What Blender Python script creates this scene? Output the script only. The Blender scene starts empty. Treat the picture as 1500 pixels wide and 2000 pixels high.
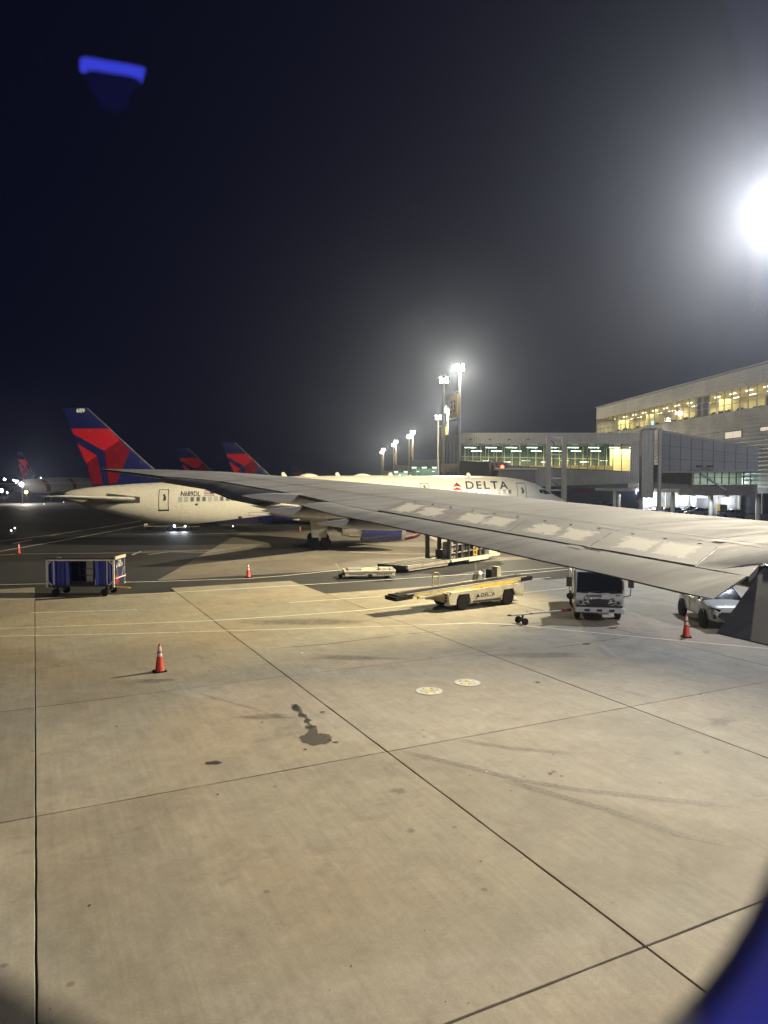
import bpy, bmesh, math, random
from mathutils import Vector, Matrix

random.seed(7)
R = math.radians
scene = bpy.context.scene

# ------------------------------------------------------------------ camera
FPX, EYE = 1387.0, 6.0
PITCH = math.atan(52 / FPX)
cam_data = bpy.data.cameras.new("camera")
cam = bpy.data.objects.new("camera", cam_data)
scene.collection.objects.link(cam)
cam.location = (0, 0, EYE)
cam.rotation_euler = (R(90) - PITCH, 0, 0)
cam_data.sensor_fit = 'HORIZONTAL'
cam_data.sensor_width = 36.0
cam_data.lens = 36.0 * FPX / 1500.0
cam_data.clip_start = 0.01
cam_data.clip_end = 6000
cam_data.dof.use_dof = True
cam_data.dof.focus_distance = 35.0
cam_data.dof.aperture_fstop = 3.6
scene.camera = cam

# ------------------------------------------------------------------ night sky
world = bpy.data.worlds.new("World")
scene.world = world
world.use_nodes = True
wn = world.node_tree
bg = wn.nodes["Background"]
wtc = wn.nodes.new("ShaderNodeTexCoord")
wsep = wn.nodes.new("ShaderNodeSeparateXYZ")
wn.links.new(wtc.outputs["Generated"], wsep.inputs[0])
wmr = wn.nodes.new("ShaderNodeMapRange")
wmr.inputs[1].default_value = -0.1
wmr.inputs[2].default_value = 0.9
wn.links.new(wsep.outputs[2], wmr.inputs[0])
wramp = wn.nodes.new("ShaderNodeValToRGB")        # faint skyglow low down, navy above
wramp.color_ramp.elements[0].color = (0.0019, 0.0021, 0.0100, 1)
wramp.color_ramp.elements[1].color = (0.0016, 0.0017, 0.0090, 1)
wn.links.new(wmr.outputs[0], wramp.inputs[0])
wn.links.new(wramp.outputs[0], bg.inputs[0])
bg.inputs[1].default_value = 1.0

# ------------------------------------------------------------------ exposure
vs = scene.view_settings
vs.view_transform = 'Standard'
vs.look = 'None'
vs.exposure = 0.0
vs.gamma = 1.0
vs.use_curve_mapping = False
scene.render.engine = 'CYCLES'
scene.cycles.use_denoising = True
scene.cycles.max_bounces = 6
scene.cycles.transparent_max_bounces = 16
scene.cycles.volume_bounces = 0
scene.cycles.sample_clamp_indirect = 4.0
scene.cycles.sample_clamp_direct = 0.0
scene.cycles.caustics_reflective = False
scene.cycles.caustics_refractive = False

# ------------------------------------------------------------------ helpers
COL = scene.collection


def srgb(r, g, b):
    def f(c):
        c /= 255.0
        return c / 12.92 if c <= 0.04045 else ((c + 0.055) / 1.055) ** 2.4
    return (f(r), f(g), f(b))


class NT:
    """small node-tree writer"""

    def __init__(self, name):
        self.m = bpy.data.materials.new(name)
        self.m.use_nodes = True
        self.t = self.m.node_tree
        self.t.nodes.clear()
        self.out = self.t.nodes.new("ShaderNodeOutputMaterial")

    def n(self, typ, **kw):
        nd = self.t.nodes.new("ShaderNode" + typ)
        for k, v in kw.items():
            setattr(nd, k, v)
        return nd

    def l(self, a, b):
        self.t.links.new(a, b)


def noise(nt, scale, detail=4.0, rough=0.6, coord="Object", dist=0.0, vec=None, stretch=None):
    if vec is None:
        tc = nt.n("TexCoord")
        vec = tc.outputs[coord]
    if stretch:
        mp = nt.n("Mapping")
        mp.inputs["Scale"].default_value = stretch
        nt.l(vec, mp.inputs[0])
        vec = mp.outputs[0]
    nz = nt.n("TexNoise")
    nz.inputs["Scale"].default_value = scale
    nz.inputs["Detail"].default_value = detail
    nz.inputs["Roughness"].default_value = rough
    nz.inputs["Distortion"].default_value = dist
    nt.l(vec, nz.inputs["Vector"])
    return nz.outputs["Fac"]


def ramp(nt, fac, p0, c0, p1, c1):
    rp = nt.n("ValToRGB")
    e = rp.color_ramp.elements
    e[0].position, e[1].position = p0, p1
    e[0].color = (*c0, 1)
    e[1].color = (*c1, 1)
    nt.l(fac, rp.inputs[0])
    return rp.outputs[0]


def mixc(nt, fac, a, b, mode='MIX'):
    mx = nt.n("Mix", data_type='RGBA', blend_type=mode)
    for s, v in ((mx.inputs[0], fac), (mx.inputs[6], a), (mx.inputs[7], b)):
        if isinstance(v, (int, float)):
            s.default_value = v
        elif isinstance(v, tuple):
            s.default_value = (*v, 1)
        else:
            nt.l(v, s)
    return mx.outputs[2]


def paint(name, col, rough=0.45, metal=0.0, dirt=0.25, scale=1.2, coat=0.0, bump=0.0, dirtcol=(0.08, 0.07, 0.055), spec=0.5):
    """painted or bare surface with uneven dirt and gloss"""
    nt = NT(name)
    p = nt.n("BsdfPrincipled")
    f1 = noise(nt, scale, 6, 0.65)
    f2 = noise(nt, scale * 9, 3, 0.6)
    mul = nt.n("Math", operation='MULTIPLY')
    nt.l(f1, mul.inputs[0])
    nt.l(f2, mul.inputs[1])
    mr = nt.n("MapRange")
    mr.inputs[1].default_value, mr.inputs[2].default_value = 0.2, 0.42
    mr.inputs[3].default_value, mr.inputs[4].default_value = 0.0, dirt
    nt.l(mul.outputs[0], mr.inputs[0])
    c = mixc(nt, mr.outputs[0], col, dirtcol)
    nt.l(c, p.inputs["Base Color"])
    rr = nt.n("MapRange")
    rr.inputs[1].default_value, rr.inputs[2].default_value = 0.3, 0.7
    rr.inputs[3].default_value, rr.inputs[4].default_value = max(0.02, rough - 0.08), min(1, rough + 0.15)
    nt.l(f1, rr.inputs[0])
    nt.l(rr.outputs[0], p.inputs["Roughness"])
    p.inputs["Metallic"].default_value = metal
    p.inputs["Specular IOR Level"].default_value = spec
    p.inputs["Coat Weight"].default_value = coat
    p.inputs["Coat Roughness"].default_value = 0.08
    if bump:
        b = nt.n("Bump")
        b.inputs["Strength"].default_value = bump
        b.inputs["Distance"].default_value = 0.02
        nt.l(f2, b.inputs["Height"])
        nt.l(b.outputs[0], p.inputs["Normal"])
    nt.l(p.outputs[0], nt.out.inputs[0])
    return nt.m


def glow(name, col, strength):
    nt = NT(name)
    e = nt.n("Emission")
    e.inputs[0].default_value = (*col, 1)
    e.inputs[1].default_value = strength
    nt.l(e.outputs[0], nt.out.inputs[0])
    nt.m.cycles.emission_sampling = 'NONE'      # the lamp objects give the light
    return nt.m


def glass(name, tint, refl=0.08, rough=0.03):
    nt = NT(name)
    t = nt.n("BsdfTransparent")
    t.inputs[0].default_value = (*tint, 1)
    g = nt.n("BsdfGlossy")
    g.inputs["Roughness"].default_value = rough
    mx = nt.n("MixShader")
    mx.inputs[0].default_value = refl
    nt.l(t.outputs[0], mx.inputs[1])
    nt.l(g.outputs[0], mx.inputs[2])
    nt.l(mx.outputs[0], nt.out.inputs[0])
    return nt.m


class MB:
    def __init__(self):
        self.v, self.f = [], []

    def add(self, vs, fs):
        o = len(self.v)
        self.v += [tuple(x) for x in vs]
        self.f += [tuple(i + o for i in q) for q in fs]
        return self

    def poly(self, pts):
        return self.add(pts, [tuple(range(len(pts)))])

    def box(self, x0, x1, y0, y1, z0, z1, M=None):
        vs = [(x0, y0, z0), (x1, y0, z0), (x1, y1, z0), (x0, y1, z0), (x0, y0, z1), (x1, y0, z1), (x1, y1, z1), (x0, y1, z1)]
        if M is not None:
            vs = [tuple(M @ Vector(p)) for p in vs]
        return self.add(vs, [(0, 3, 2, 1), (4, 5, 6, 7), (0, 1, 5, 4), (1, 2, 6, 5), (2, 3, 7, 6), (3, 0, 4, 7)])

    def bar(self, a, b, w, h=None):
        """rectangular bar from a to b"""
        a, b = Vector(a), Vector(b)
        h = h or w
        d = (b - a).normalized()
        up = Vector((0, 0, 1)) if abs(d.z) < 0.95 else Vector((0, 1, 0))
        s = d.cross(up).normalized()
        u = s.cross(d)
        vs = []
        for p in (a, b):
            for i, j in ((-1, -1), (1, -1), (1, 1), (-1, 1)):
                vs.append(p + s * (i * w / 2) + u * (j * h / 2))
        return self.add(vs, [(0, 1, 2, 3), (7, 6, 5, 4), (0, 4, 5, 1), (1, 5, 6, 2), (2, 6, 7, 3), (3, 7, 4, 0)])

    def rings(self, rings, cap=True, close=True):
        n = len(rings[0])
        vs = [p for r in rings for p in r]
        fs = []
        for i in range(len(rings) - 1):
            for j in range(n if close else n - 1):
                k = (j + 1) % n
                fs.append((i * n + j, i * n + k, (i + 1) * n + k, (i + 1) * n + j))
        if cap and close:
            fs.append(tuple(reversed(range(n))))
            fs.append(tuple((len(rings) - 1) * n + j for j in range(n)))
        return self.add(vs, fs)

    def cyl(self, a, b, r0, r1=None, n=12, cap=True):
        a, b = Vector(a), Vector(b)
        r1 = r0 if r1 is None else r1
        d = (b - a).normalized()
        up = Vector((0, 0, 1)) if abs(d.z) < 0.9 else Vector((1, 0, 0))
        s = d.cross(up).normalized()
        u = s.cross(d)
        rs = []
        for p, r in ((a, r0), (b, r1)):
            rs.append([p + s * (r * math.cos(2 * math.pi * k / n)) + u * (r * math.sin(2 * math.pi * k / n)) for k in range(n)])
        return self.rings(rs, cap)

    def tube(self, path, r, n=8):
        rs = []
        path = [Vector(p) for p in path]
        for i, p in enumerate(path):
            d = (path[min(i + 1, len(path) - 1)] - path[max(i - 1, 0)]).normalized()
            up = Vector((0, 0, 1)) if abs(d.z) < 0.9 else Vector((1, 0, 0))
            s = d.cross(up).normalized()
            u = s.cross(d)
            rs.append([p + s * (r * math.cos(2 * math.pi * k / n)) + u * (r * math.sin(2 * math.pi * k / n)) for k in range(n)])
        return self.rings(rs, True)

    def lathe(self, prof, n=20, axis='z', c=(0, 0, 0)):
        """prof: (radius, height) list"""
        rs = []
        for r, h in prof:
            ring = []
            for k in range(n):
                a = 2 * math.pi * k / n
                x, y = r * math.cos(a), r * math.sin(a)
                if axis == 'z':
                    p = (c[0] + x, c[1] + y, c[2] + h)
                elif axis == 'x':
                    p = (c[0] + h, c[1] + x, c[2] + y)
                else:
                    p = (c[0] + x, c[1] + h, c[2] + y)
                ring.append(p)
            rs.append(ring)
        return self.rings(rs, True)

    def prism(self, pts, y0, y1):
        """outline in the xz plane pushed along y"""
        n = len(pts)
        vs = [(x, y0, z) for x, z in pts] + [(x, y1, z) for x, z in pts]
        fs = [tuple(range(n)), tuple(reversed(range(n, 2 * n)))]
        fs += [(j, n + j, n + (j + 1) % n, (j + 1) % n) for j in range(n)]
        return self.add(vs, fs)

    def slab(self, pts, z0, z1):
        """outline in the xy plane pushed along z"""
        n = len(pts)
        vs = [(x, y, z0) for x, y in pts] + [(x, y, z1) for x, y in pts]
        fs = [tuple(reversed(range(n))), tuple(range(n, 2 * n))]
        fs += [(j, (j + 1) % n, n + (j + 1) % n, n + j) for j in range(n)]
        return self.add(vs, fs)

    def mesh(self, name, mat, smooth=False, fix=True):
        me = bpy.data.meshes.new(name)
        me.from_pydata(self.v, [], self.f)
        if fix:
            bm = bmesh.new()
            bm.from_mesh(me)
            bmesh.ops.recalc_face_normals(bm, faces=bm.faces)
            bm.to_mesh(me)
            bm.free()
        if mat:
            me.materials.append(mat)
        if smooth:
            me.polygons.foreach_set("use_smooth", [True] * len(me.polygons))
            if smooth != 'all':
                me.set_sharp_from_angle(angle=R(38))
        me.update()
        return me

    def build(self, name, mat, parent=None, smooth=False, bevel=0.0, fix=True, kind=None):
        o = bpy.data.objects.new(name, self.mesh(name, mat, smooth, fix))
        COL.objects.link(o)
        if parent:
            o.parent = parent
        if bevel:
            b = o.modifiers.new("bevel", 'BEVEL')
            b.width = bevel
            b.segments = 2
            b.limit_method = 'ANGLE'
            b.angle_limit = R(40)
        if kind:
            o["kind"] = kind
        return o


def inst(name, me, parent=None, loc=(0, 0, 0), rot=(0, 0, 0), scale=(1, 1, 1)):
    o = bpy.data.objects.new(name, me)
    COL.objects.link(o)
    o.parent = parent
    o.location, o.rotation_euler, o.scale = loc, rot, scale
    return o


def thing(name, label, cat, loc=(0, 0, 0), rz=0.0, group=None, scale=1.0):
    o = bpy.data.objects.new(name, None)
    COL.objects.link(o)
    o.location = loc
    o.rotation_euler = (0, 0, rz)
    o.scale = (scale,) * 3
    o["label"], o["category"] = label, cat
    if group:
        o["group"] = group
    return o


def tag(o, label, cat, group=None):
    o["label"], o["category"] = label, cat
    if group:
        o["group"] = group
    return o


def copy_tree(o, parent=None, skip=()):
    c = o.copy()
    COL.objects.link(c)
    c.parent = parent
    for ch in list(o.children):
        if ch.name.split('.')[0] not in skip:
            copy_tree(ch, c, skip)
    return c


def text_mesh(body, size, bold=0.0, extrude=0.0, align='LEFT', shear=0.0, space=1.0):
    cu = bpy.data.curves.new("txt", 'FONT')
    cu.body = body
    cu.size = size
    cu.offset = bold
    cu.extrude = extrude
    cu.align_x = align
    cu.shear = shear
    cu.space_character = space
    cu.resolution_u = 4
    t = bpy.data.objects.new("txt", cu)
    COL.objects.link(t)
    me = bpy.data.meshes.new_from_object(t)
    bpy.data.objects.remove(t)
    return me


def lettering(name, body, size, mat, parent, origin, right, up, bold=0.0, align='LEFT', space=1.0):
    """flat lettering: origin, unit right and up vectors in the parent's space"""
    me = text_mesh(body, size, bold, 0.0, align, 0.0, space)
    r, u, o = Vector(right).normalized(), Vector(up).normalized(), Vector(origin)
    for v in me.vertices:
        v.co = o + r * v.co.x + u * v.co.y
    me.materials.clear()
    me.materials.append(mat)
    ob = bpy.data.objects.new(name, me)
    COL.objects.link(ob)
    ob.parent = parent
    return ob


def ray(px, py):
    c, s = math.cos(PITCH), math.sin(PITCH)
    u, v = (px - 750.0) / FPX, -(py - 1000.0) / FPX
    return Vector((u, c + v * s, v * c - s))


def gp(px, py, z=0.0):
    """measured photo point -> place on the ground"""
    r = ray(px, py)
    t = (z - EYE) / r.z
    return Vector((r.x * t, r.y * t, z))


def at(px, py, Y):
    """measured photo point at a known distance"""
    r = ray(px, py)
    t = Y / r.y
    return Vector((r.x * t, Y, EYE + r.z * t))


AZ = R(26.2)
LV = Vector((-math.sin(AZ), math.cos(AZ), 0))   # outboard from the cabin window
FV = Vector((math.cos(AZ), math.sin(AZ), 0))    # towards the nose of the own aircraft


def lf(L, F, z=0.0):
    p = LV * L + FV * F
    return Vector((p.x, p.y, z))


def lamp(name, kind, loc, power, col, aim=None, size=90, blend=1.0, radius=0.25):
    d = bpy.data.lights.new(name, kind)
    d.energy = power
    d.color = col
    if kind == 'SPOT':
        d.spot_size = R(size)
        d.spot_blend = blend
    if kind in ('SPOT', 'POINT'):
        d.shadow_soft_size = radius
    o = bpy.data.objects.new(name, d)
    COL.objects.link(o)
    o.location = loc
    if aim is not None:
        o.rotation_euler = (Vector(aim) - Vector(loc)).to_track_quat('-Z', 'Y').to_euler()
    return o


def area(name, loc, power, col, sx, sy, aim):
    d = bpy.data.lights.new(name, 'AREA')
    d.shape = 'RECTANGLE'
    d.size, d.size_y = sx, sy
    d.energy = power
    d.color = col
    o = bpy.data.objects.new(name, d)
    COL.objects.link(o)
    o.location = loc
    o.rotation_euler = (Vector(aim) - Vector(loc)).to_track_quat('-Z', 'Y').to_euler()
    return o

# ------------------------------------------------------------------ materials
WHITE = paint("aircraft_white", (0.66, 0.63, 0.53), 0.32, dirt=0.16, scale=0.5, coat=0.2)
NAVY = paint("aircraft_navy", (0.010, 0.014, 0.075), 0.22, dirt=0.05, scale=0.6, coat=0.5)
RED = paint("livery_red", (0.37, 0.014, 0.024), 0.2, dirt=0.05, coat=0.6)
DRED = paint("livery_dark_red", (0.135, 0.007, 0.017), 0.2, dirt=0.05, coat=0.6)
WINGGREY = paint("wing_grey", (0.36, 0.355, 0.34), 0.42, dirt=0.3, scale=0.7)
METAL = paint("bare_metal", (0.55, 0.54, 0.52), 0.28, metal=0.9, dirt=0.3)
DARKMETAL = paint("dark_metal", (0.06, 0.06, 0.062), 0.45, metal=0.5, dirt=0.4)
BLACK = paint("black_rubber", (0.012, 0.012, 0.013), 0.85, dirt=0.4, spec=0.15)
SEAM = paint("seam_dark", (0.02, 0.02, 0.02), 0.7, dirt=0.2)
CREAM = paint("equipment_cream", (0.62, 0.56, 0.40), 0.5, dirt=0.55, scale=1.6)
YELLOW = paint("equipment_yellow", (0.72, 0.46, 0.05), 0.5, dirt=0.45)
ORANGE = paint("cone_orange", (0.75, 0.075, 0.025), 0.5, dirt=0.35, scale=3)
REFLECT = paint("reflective_white", (0.72, 0.70, 0.66), 0.4, dirt=0.35, scale=4)
VEHWHITE = paint("vehicle_white", (0.52, 0.515, 0.50), 0.28, dirt=0.22, coat=0.6)
VEHDARK = paint("vehicle_dark", (0.02, 0.021, 0.025), 0.25, dirt=0.2, coat=0.6)
VEHGLASS = paint("vehicle_glass", (0.008, 0.009, 0.014), 0.06, dirt=0.05, coat=1.0)
CURTAIN = paint("curtain_blue", (0.03, 0.038, 0.27), 0.45, dirt=0.2)
GALV = paint("galvanised", (0.42, 0.41, 0.38), 0.45, metal=0.4, dirt=0.3)
POLE = paint("pole_grey", (0.42, 0.41, 0.38), 0.5, dirt=0.2)
CLAD = paint("cladding_grey", (0.30, 0.295, 0.28), 0.5, dirt=0.35, scale=0.4)
CLADDARK = paint("cladding_dark", (0.12, 0.12, 0.125), 0.55, dirt=0.3, scale=0.4)
CLADLIGHT = paint("cladding_light", (0.42, 0.41, 0.37), 0.5, dirt=0.3, scale=0.3)
MULL = paint("mullion_grey", (0.30, 0.30, 0.28), 0.45, dirt=0.2)
MULLDARK = paint("mullion_dark", (0.04, 0.045, 0.045), 0.45, dirt=0.2)
INWALL = paint("interior_cream", (0.60, 0.54, 0.34), 0.7, dirt=0.2)
INDARK = paint("interior_dark", (0.05, 0.07, 0.065), 0.6, dirt=0.2)
SIGNYEL = paint("sign_yellow", (0.80, 0.52, 0.02), 0.45, dirt=0.1)
SIGNBLK = paint("sign_black", (0.012, 0.012, 0.012), 0.5, dirt=0.05)
LINE = paint("marking_white", (0.66, 0.63, 0.52), 0.6, dirt=0.75, scale=2.2, dirtcol=(0.28, 0.25, 0.19))
LINEYEL = paint("marking_yellow", (0.6, 0.40, 0.03), 0.6, dirt=0.6, scale=2.2)
LETTER = paint("letter_navy", (0.010, 0.013, 0.05), 0.35, dirt=0.05)
LETTERW = paint("letter_white", (0.75, 0.74, 0.7), 0.4, dirt=0.15)
TEALGLASS = glass("teal_glass", (0.62, 0.80, 0.72))
CLEARGLASS = glass("clear_glass", (0.86, 0.88, 0.80))
LAMPW = glow("lamp_white", (1.0, 0.93, 0.74), 160)
TUBE = glow("fluorescent", (1.0, 0.97, 0.84), 9)
TUBEFAR = glow("fluorescent_far", (1.0, 0.97, 0.84), 5)
REDGLOW = glow("red_beacon", (1.0, 0.08, 0.03), 12)
HEADL = glow("headlight", (0.85, 0.92, 1.0), 60)


def concrete(name, base, stain=0.5):
    nt = NT(name)
    p = nt.n("BsdfPrincipled")
    geo = nt.n("NewGeometry")
    pos = geo.outputs["Position"]
    big = noise(nt, 0.16, 5, 0.6, vec=pos, dist=0.6)
    mid = noise(nt, 1.1, 6, 0.7, vec=pos, dist=0.3)
    fine = noise(nt, 28.0, 3, 0.7, vec=pos)
    grit = noise(nt, 140.0, 2, 0.6, vec=pos)
    mp = nt.n("Mapping")
    mp.inputs["Rotation"].default_value = (0, 0, -AZ)
    nt.l(pos, mp.inputs[0])
    brush = noise(nt, 1.0, 4, 0.6, vec=mp.outputs[0], stretch=(9.0, 0.5, 1.0), dist=0.4)
    oi = nt.n("ObjectInfo")
    c = ramp(nt, big, 0.3, tuple(x * 0.80 for x in base), 0.72, tuple(x * 1.12 for x in base))
    c = mixc(nt, 0.55, c, ramp(nt, mid, 0.25, (0.62, 0.60, 0.57), 0.75, (1.22, 1.2, 1.16)), 'MULTIPLY')
    c = mixc(nt, 0.5, c, ramp(nt, brush, 0.3, (0.80, 0.79, 0.78), 0.7, (1.12, 1.12, 1.1)), 'MULTIPLY')
    c = mixc(nt, 0.55, c, ramp(nt, fine, 0.3, (0.80, 0.80, 0.80), 0.7, (1.16, 1.16, 1.16)), 'MULTIPLY')
    c = mixc(nt, 0.55, c, ramp(nt, grit, 0.35, (0.72, 0.72, 0.72), 0.65, (1.2, 1.2, 1.2)), 'MULTIPLY')
    tan = noise(nt, 0.11, 4, 0.6, vec=pos, dist=1.0)
    c = mixc(nt, ramp(nt, tan, 0.40, (0, 0, 0), 0.66, (0.75, 0.75, 0.75)), c, mixc(nt, 1.0, c, (1.14, 0.99, 0.86), 'MULTIPLY'))
    pat = noise(nt, 2.3, 7, 0.75, vec=pos, dist=1.6)
    c = mixc(nt, 0.5, c, ramp(nt, pat, 0.34, (0.78, 0.77, 0.75), 0.62, (1.10, 1.10, 1.10)), 'MULTIPLY')
    # worn-in grime in soft patches
    gr = noise(nt, 0.55, 7, 0.72, vec=pos, dist=1.2)
    gm = nt.n("MapRange")
    gm.inputs[1].default_value, gm.inputs[2].default_value = 0.56, 0.74
    gm.inputs[3].default_value, gm.inputs[4].default_value = 0.0, stain
    nt.l(gr, gm.inputs[0])
    c = mixc(nt, gm.outputs[0], c, (0.10, 0.092, 0.08))
    # small dark drips
    vo = nt.n("TexVoronoi")
    vo.inputs["Scale"].default_value = 0.9
    nt.l(pos, vo.inputs["Vector"])
    vr = nt.n("MapRange")
    vr.inputs[1].default_value, vr.inputs[2].default_value = 0.035, 0.055
    vr.inputs[3].default_value, vr.inputs[4].default_value = 0.45, 0.0
    nt.l(vo.outputs["Distance"], vr.inputs[0])
    c = mixc(nt, vr.outputs[0], c, (0.05, 0.047, 0.042))
    rv = nt.n("MapRange")
    rv.inputs[3].default_value, rv.inputs[4].default_value = 0.84, 1.12
    nt.l(oi.outputs["Random"], rv.inputs[0])
    cm = nt.n("CombineColor")
    for i in range(3):
        nt.l(rv.outputs[0], cm.inputs[i])
    c = mixc(nt, 1.0, c, cm.outputs[0], 'MULTIPLY')
    nt.l(c, p.inputs["Base Color"])
    p.inputs["Roughness"].default_value = 0.78
    b = nt.n("Bump")
    b.inputs["Strength"].default_value = 0.35
    b.inputs["Distance"].default_value = 0.004
    ad = nt.n("Math", operation='ADD')
    nt.l(fine, ad.inputs[0])
    nt.l(grit, ad.inputs[1])
    nt.l(ad.outputs[0], b.inputs["Height"])
    nt.l(b.outputs[0], p.inputs["Normal"])
    nt.l(p.outputs[0], nt.out.inputs[0])
    return nt.m


def asphalt(name, base):
    nt = NT(name)
    p = nt.n("BsdfPrincipled")
    geo = nt.n("NewGeometry")
    pos = geo.outputs["Position"]
    big = noise(nt, 0.07, 5, 0.6, vec=pos, dist=0.8)
    mid = noise(nt, 0.6, 6, 0.7, vec=pos)
    fine = noise(nt, 40.0, 3, 0.7, vec=pos)
    c = ramp(nt, big, 0.3, tuple(x * 0.75 for x in base), 0.7, tuple(x * 1.3 for x in base))
    c = mixc(nt, 0.6, c, ramp(nt, mid, 0.25, (0.7, 0.7, 0.7), 0.75, (1.25, 1.25, 1.25)), 'MULTIPLY')
    c = mixc(nt, 0.7, c, ramp(nt, fine, 0.3, (0.6, 0.6, 0.6), 0.7, (1.4, 1.4, 1.4)), 'MULTIPLY')
    nt.l(c, p.inputs["Base Color"])
    rr = nt.n("MapRange")
    rr.inputs[3].default_value, rr.inputs[4].default_value = 0.55, 0.82
    p.inputs["Specular IOR Level"].default_value = 0.3
    nt.l(mid, rr.inputs[0])
    nt.l(rr.outputs[0], p.inputs["Roughness"])
    b = nt.n("Bump")
    b.inputs["Strength"].default_value = 0.4
    b.inputs["Distance"].default_value = 0.006
    nt.l(fine, b.inputs["Height"])
    nt.l(b.outputs[0], p.inputs["Normal"])
    nt.l(p.outputs[0], nt.out.inputs[0])
    return nt.m


def stainmat(name, col, lo, hi, scale, stretch=None, maxa=0.85):
    """flat mark on the ground whose edge breaks up: alpha from noise and from the UV distance to the edge"""
    nt = NT(name)
    p = nt.n("BsdfPrincipled")
    p.inputs["Base Color"].default_value = (*col, 1)
    p.inputs["Roughness"].default_value = 0.6
    at_ = nt.n("Attribute")
    at_.attribute_name = "edge"
    geo = nt.n("NewGeometry")
    nz = noise(nt, scale, 6, 0.7, vec=geo.outputs["Position"], stretch=stretch)
    ml = nt.n("Math", operation='MULTIPLY')
    nt.l(at_.outputs["Fac"], ml.inputs[0])
    nt.l(nz, ml.inputs[1])
    mr = nt.n("MapRange")
    mr.inputs[1].default_value, mr.inputs[2].default_value = lo, hi
    mr.inputs[3].default_value, mr.inputs[4].default_value = 0.0, maxa
    nt.l(ml.outputs[0], mr.inputs[0])
    t = nt.n("BsdfTransparent")
    mx = nt.n("MixShader")
    nt.l(mr.outputs[0], mx.inputs[0])
    nt.l(t.outputs[0], mx.inputs[1])
    nt.l(p.outputs[0], mx.inputs[2])
    nt.l(mx.outputs[0], nt.out.inputs[0])
    return nt.m


CONC = concrete("apron_concrete", (0.34, 0.318, 0.268))
CONCOLD = concrete("apron_concrete_old", (0.205, 0.19, 0.16), 0.45)
ASPH = asphalt("asphalt", (0.040, 0.040, 0.040))
JOINT = paint("joint_sealant", (0.014, 0.013, 0.012), 0.75, dirt=0.1)

# ================================================================== GROUND
ground = MB().add([(-3000, -400, -0.03), (3000, -400, -0.03), (3000, 4500, -0.03), (-3000, 4500, -0.03)], [(0, 1, 2, 3)]).build("ground", ASPH)
ground["kind"] = "structure"

apron = bpy.data.objects.new("apron", None)
COL.objects.link(apron)
apron["kind"] = "structure"
apron["label"] = "pale concrete airport apron laid in large square slabs"
GAP = 0.012
fl = [-29.3, -22.0, -14.7, -7.4, -0.08, 7.04, 14.4, 21.75, 29.1, 36.4, 43.7, 51.0]
ll = [-8.0, -0.7, 6.6, 14.15, 21.2, 28.4, 35.8, 42.6, 46.5]
far_limit = {-29.3: 46.5, -22.0: 46.5, -14.7: 46.5, -7.4: 46.5, -0.08: 41.0, 7.04: 42.6, 14.4: 36.6, 21.75: 36.6, 29.1: 35.8, 36.4: 35.8, 43.7: 35.8}


def slab_mesh(w, h):
    """one slab: worn arrises and a slightly wandering edge"""
    n = 14
    ring = []
    for a, b in (((0, 0), (w, 0)), ((w, 0), (w, h)), ((w, h), (0, h)), ((0, h), (0, 0))):
        for i in range(n):
            t = i / n
            x, y = a[0] + (b[0] - a[0]) * t, a[1] + (b[1] - a[1]) * t
            j = random.uniform(-0.004, 0.006)
            ring.append((x + (j if a[0] == b[0] and a[0] == 0 else -j if a[0] == b[0] else 0), y + (j if a[1] == b[1] and a[1] == 0 else -j if a[1] == b[1] else 0)))
    ch = 0.008
    cx_, cy_ = w / 2, h / 2
    top = [(cx_ + (x - cx_) * (1 - 2 * ch / w), cy_ + (y - cy_) * (1 - 2 * ch / h), 0.0) for x, y in ring]
    low = [(x, y, -0.008) for x, y in ring]
    bot = [(x, y, -0.15) for x, y in ring]
    m = MB().rings([bot, low, top], cap=True)
    return m


for i in range(len(fl) - 1):
    lim = far_limit[fl[i]]
    for j in range(len(ll) - 1):
        l0, l1 = ll[j], min(ll[j + 1], lim)
        if l1 - l0 < 0.3:
            continue
        if lf(l1, fl[i]).y < -6:
            continue
        w, h = fl[i + 1] - fl[i] - 2 * GAP, l1 - l0 - 2 * GAP
        s = slab_mesh(w, h).build("slab", CONC, apron)
        o = lf(l0 + GAP, fl[i] + GAP)
        s.location = (o.x, o.y, random.uniform(-0.002, 0.002))
        s.rotation_euler = (0, 0, AZ)

# older, darker concrete beyond the taxi lane
ll2 = [46.6, 55, 63, 71, 79, 87.6]
for j in range(len(ll2) - 1):
    a0 = 6.9 + (ll2[j] - 46.5) * 0.39
    a1 = 6.9 + (ll2[j + 1] - 46.5) * 0.39
    nseg = 8
    fr = [22 + k * 9.0 for k in range(nseg)]
    edges = [(a0, a1)] + [(x, x) for x in fr if x > max(a0, a1) + 1.5]
    for k in range(len(edges) - 1):
        q = [lf(ll2[j] + 0.01, edges[k][0] + 0.01), lf(ll2[j] + 0.01, edges[k + 1][0] - 0.01), lf(ll2[j + 1] - 0.01, edges[k + 1][1] - 0.01), lf(ll2[j + 1] - 0.01, edges[k][1] + 0.01)]
        MB().slab([(p.x, p.y) for p in q], -0.15, 0.0).build("slab", CONCOLD, apron)

# pavement in front of the terminal
MB().slab([(14, 80), (60, 40), (75, 55), (60, 130), (2, 130)], -0.15, -0.012).build("terminal_pavement", CONCOLD, apron)


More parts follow.
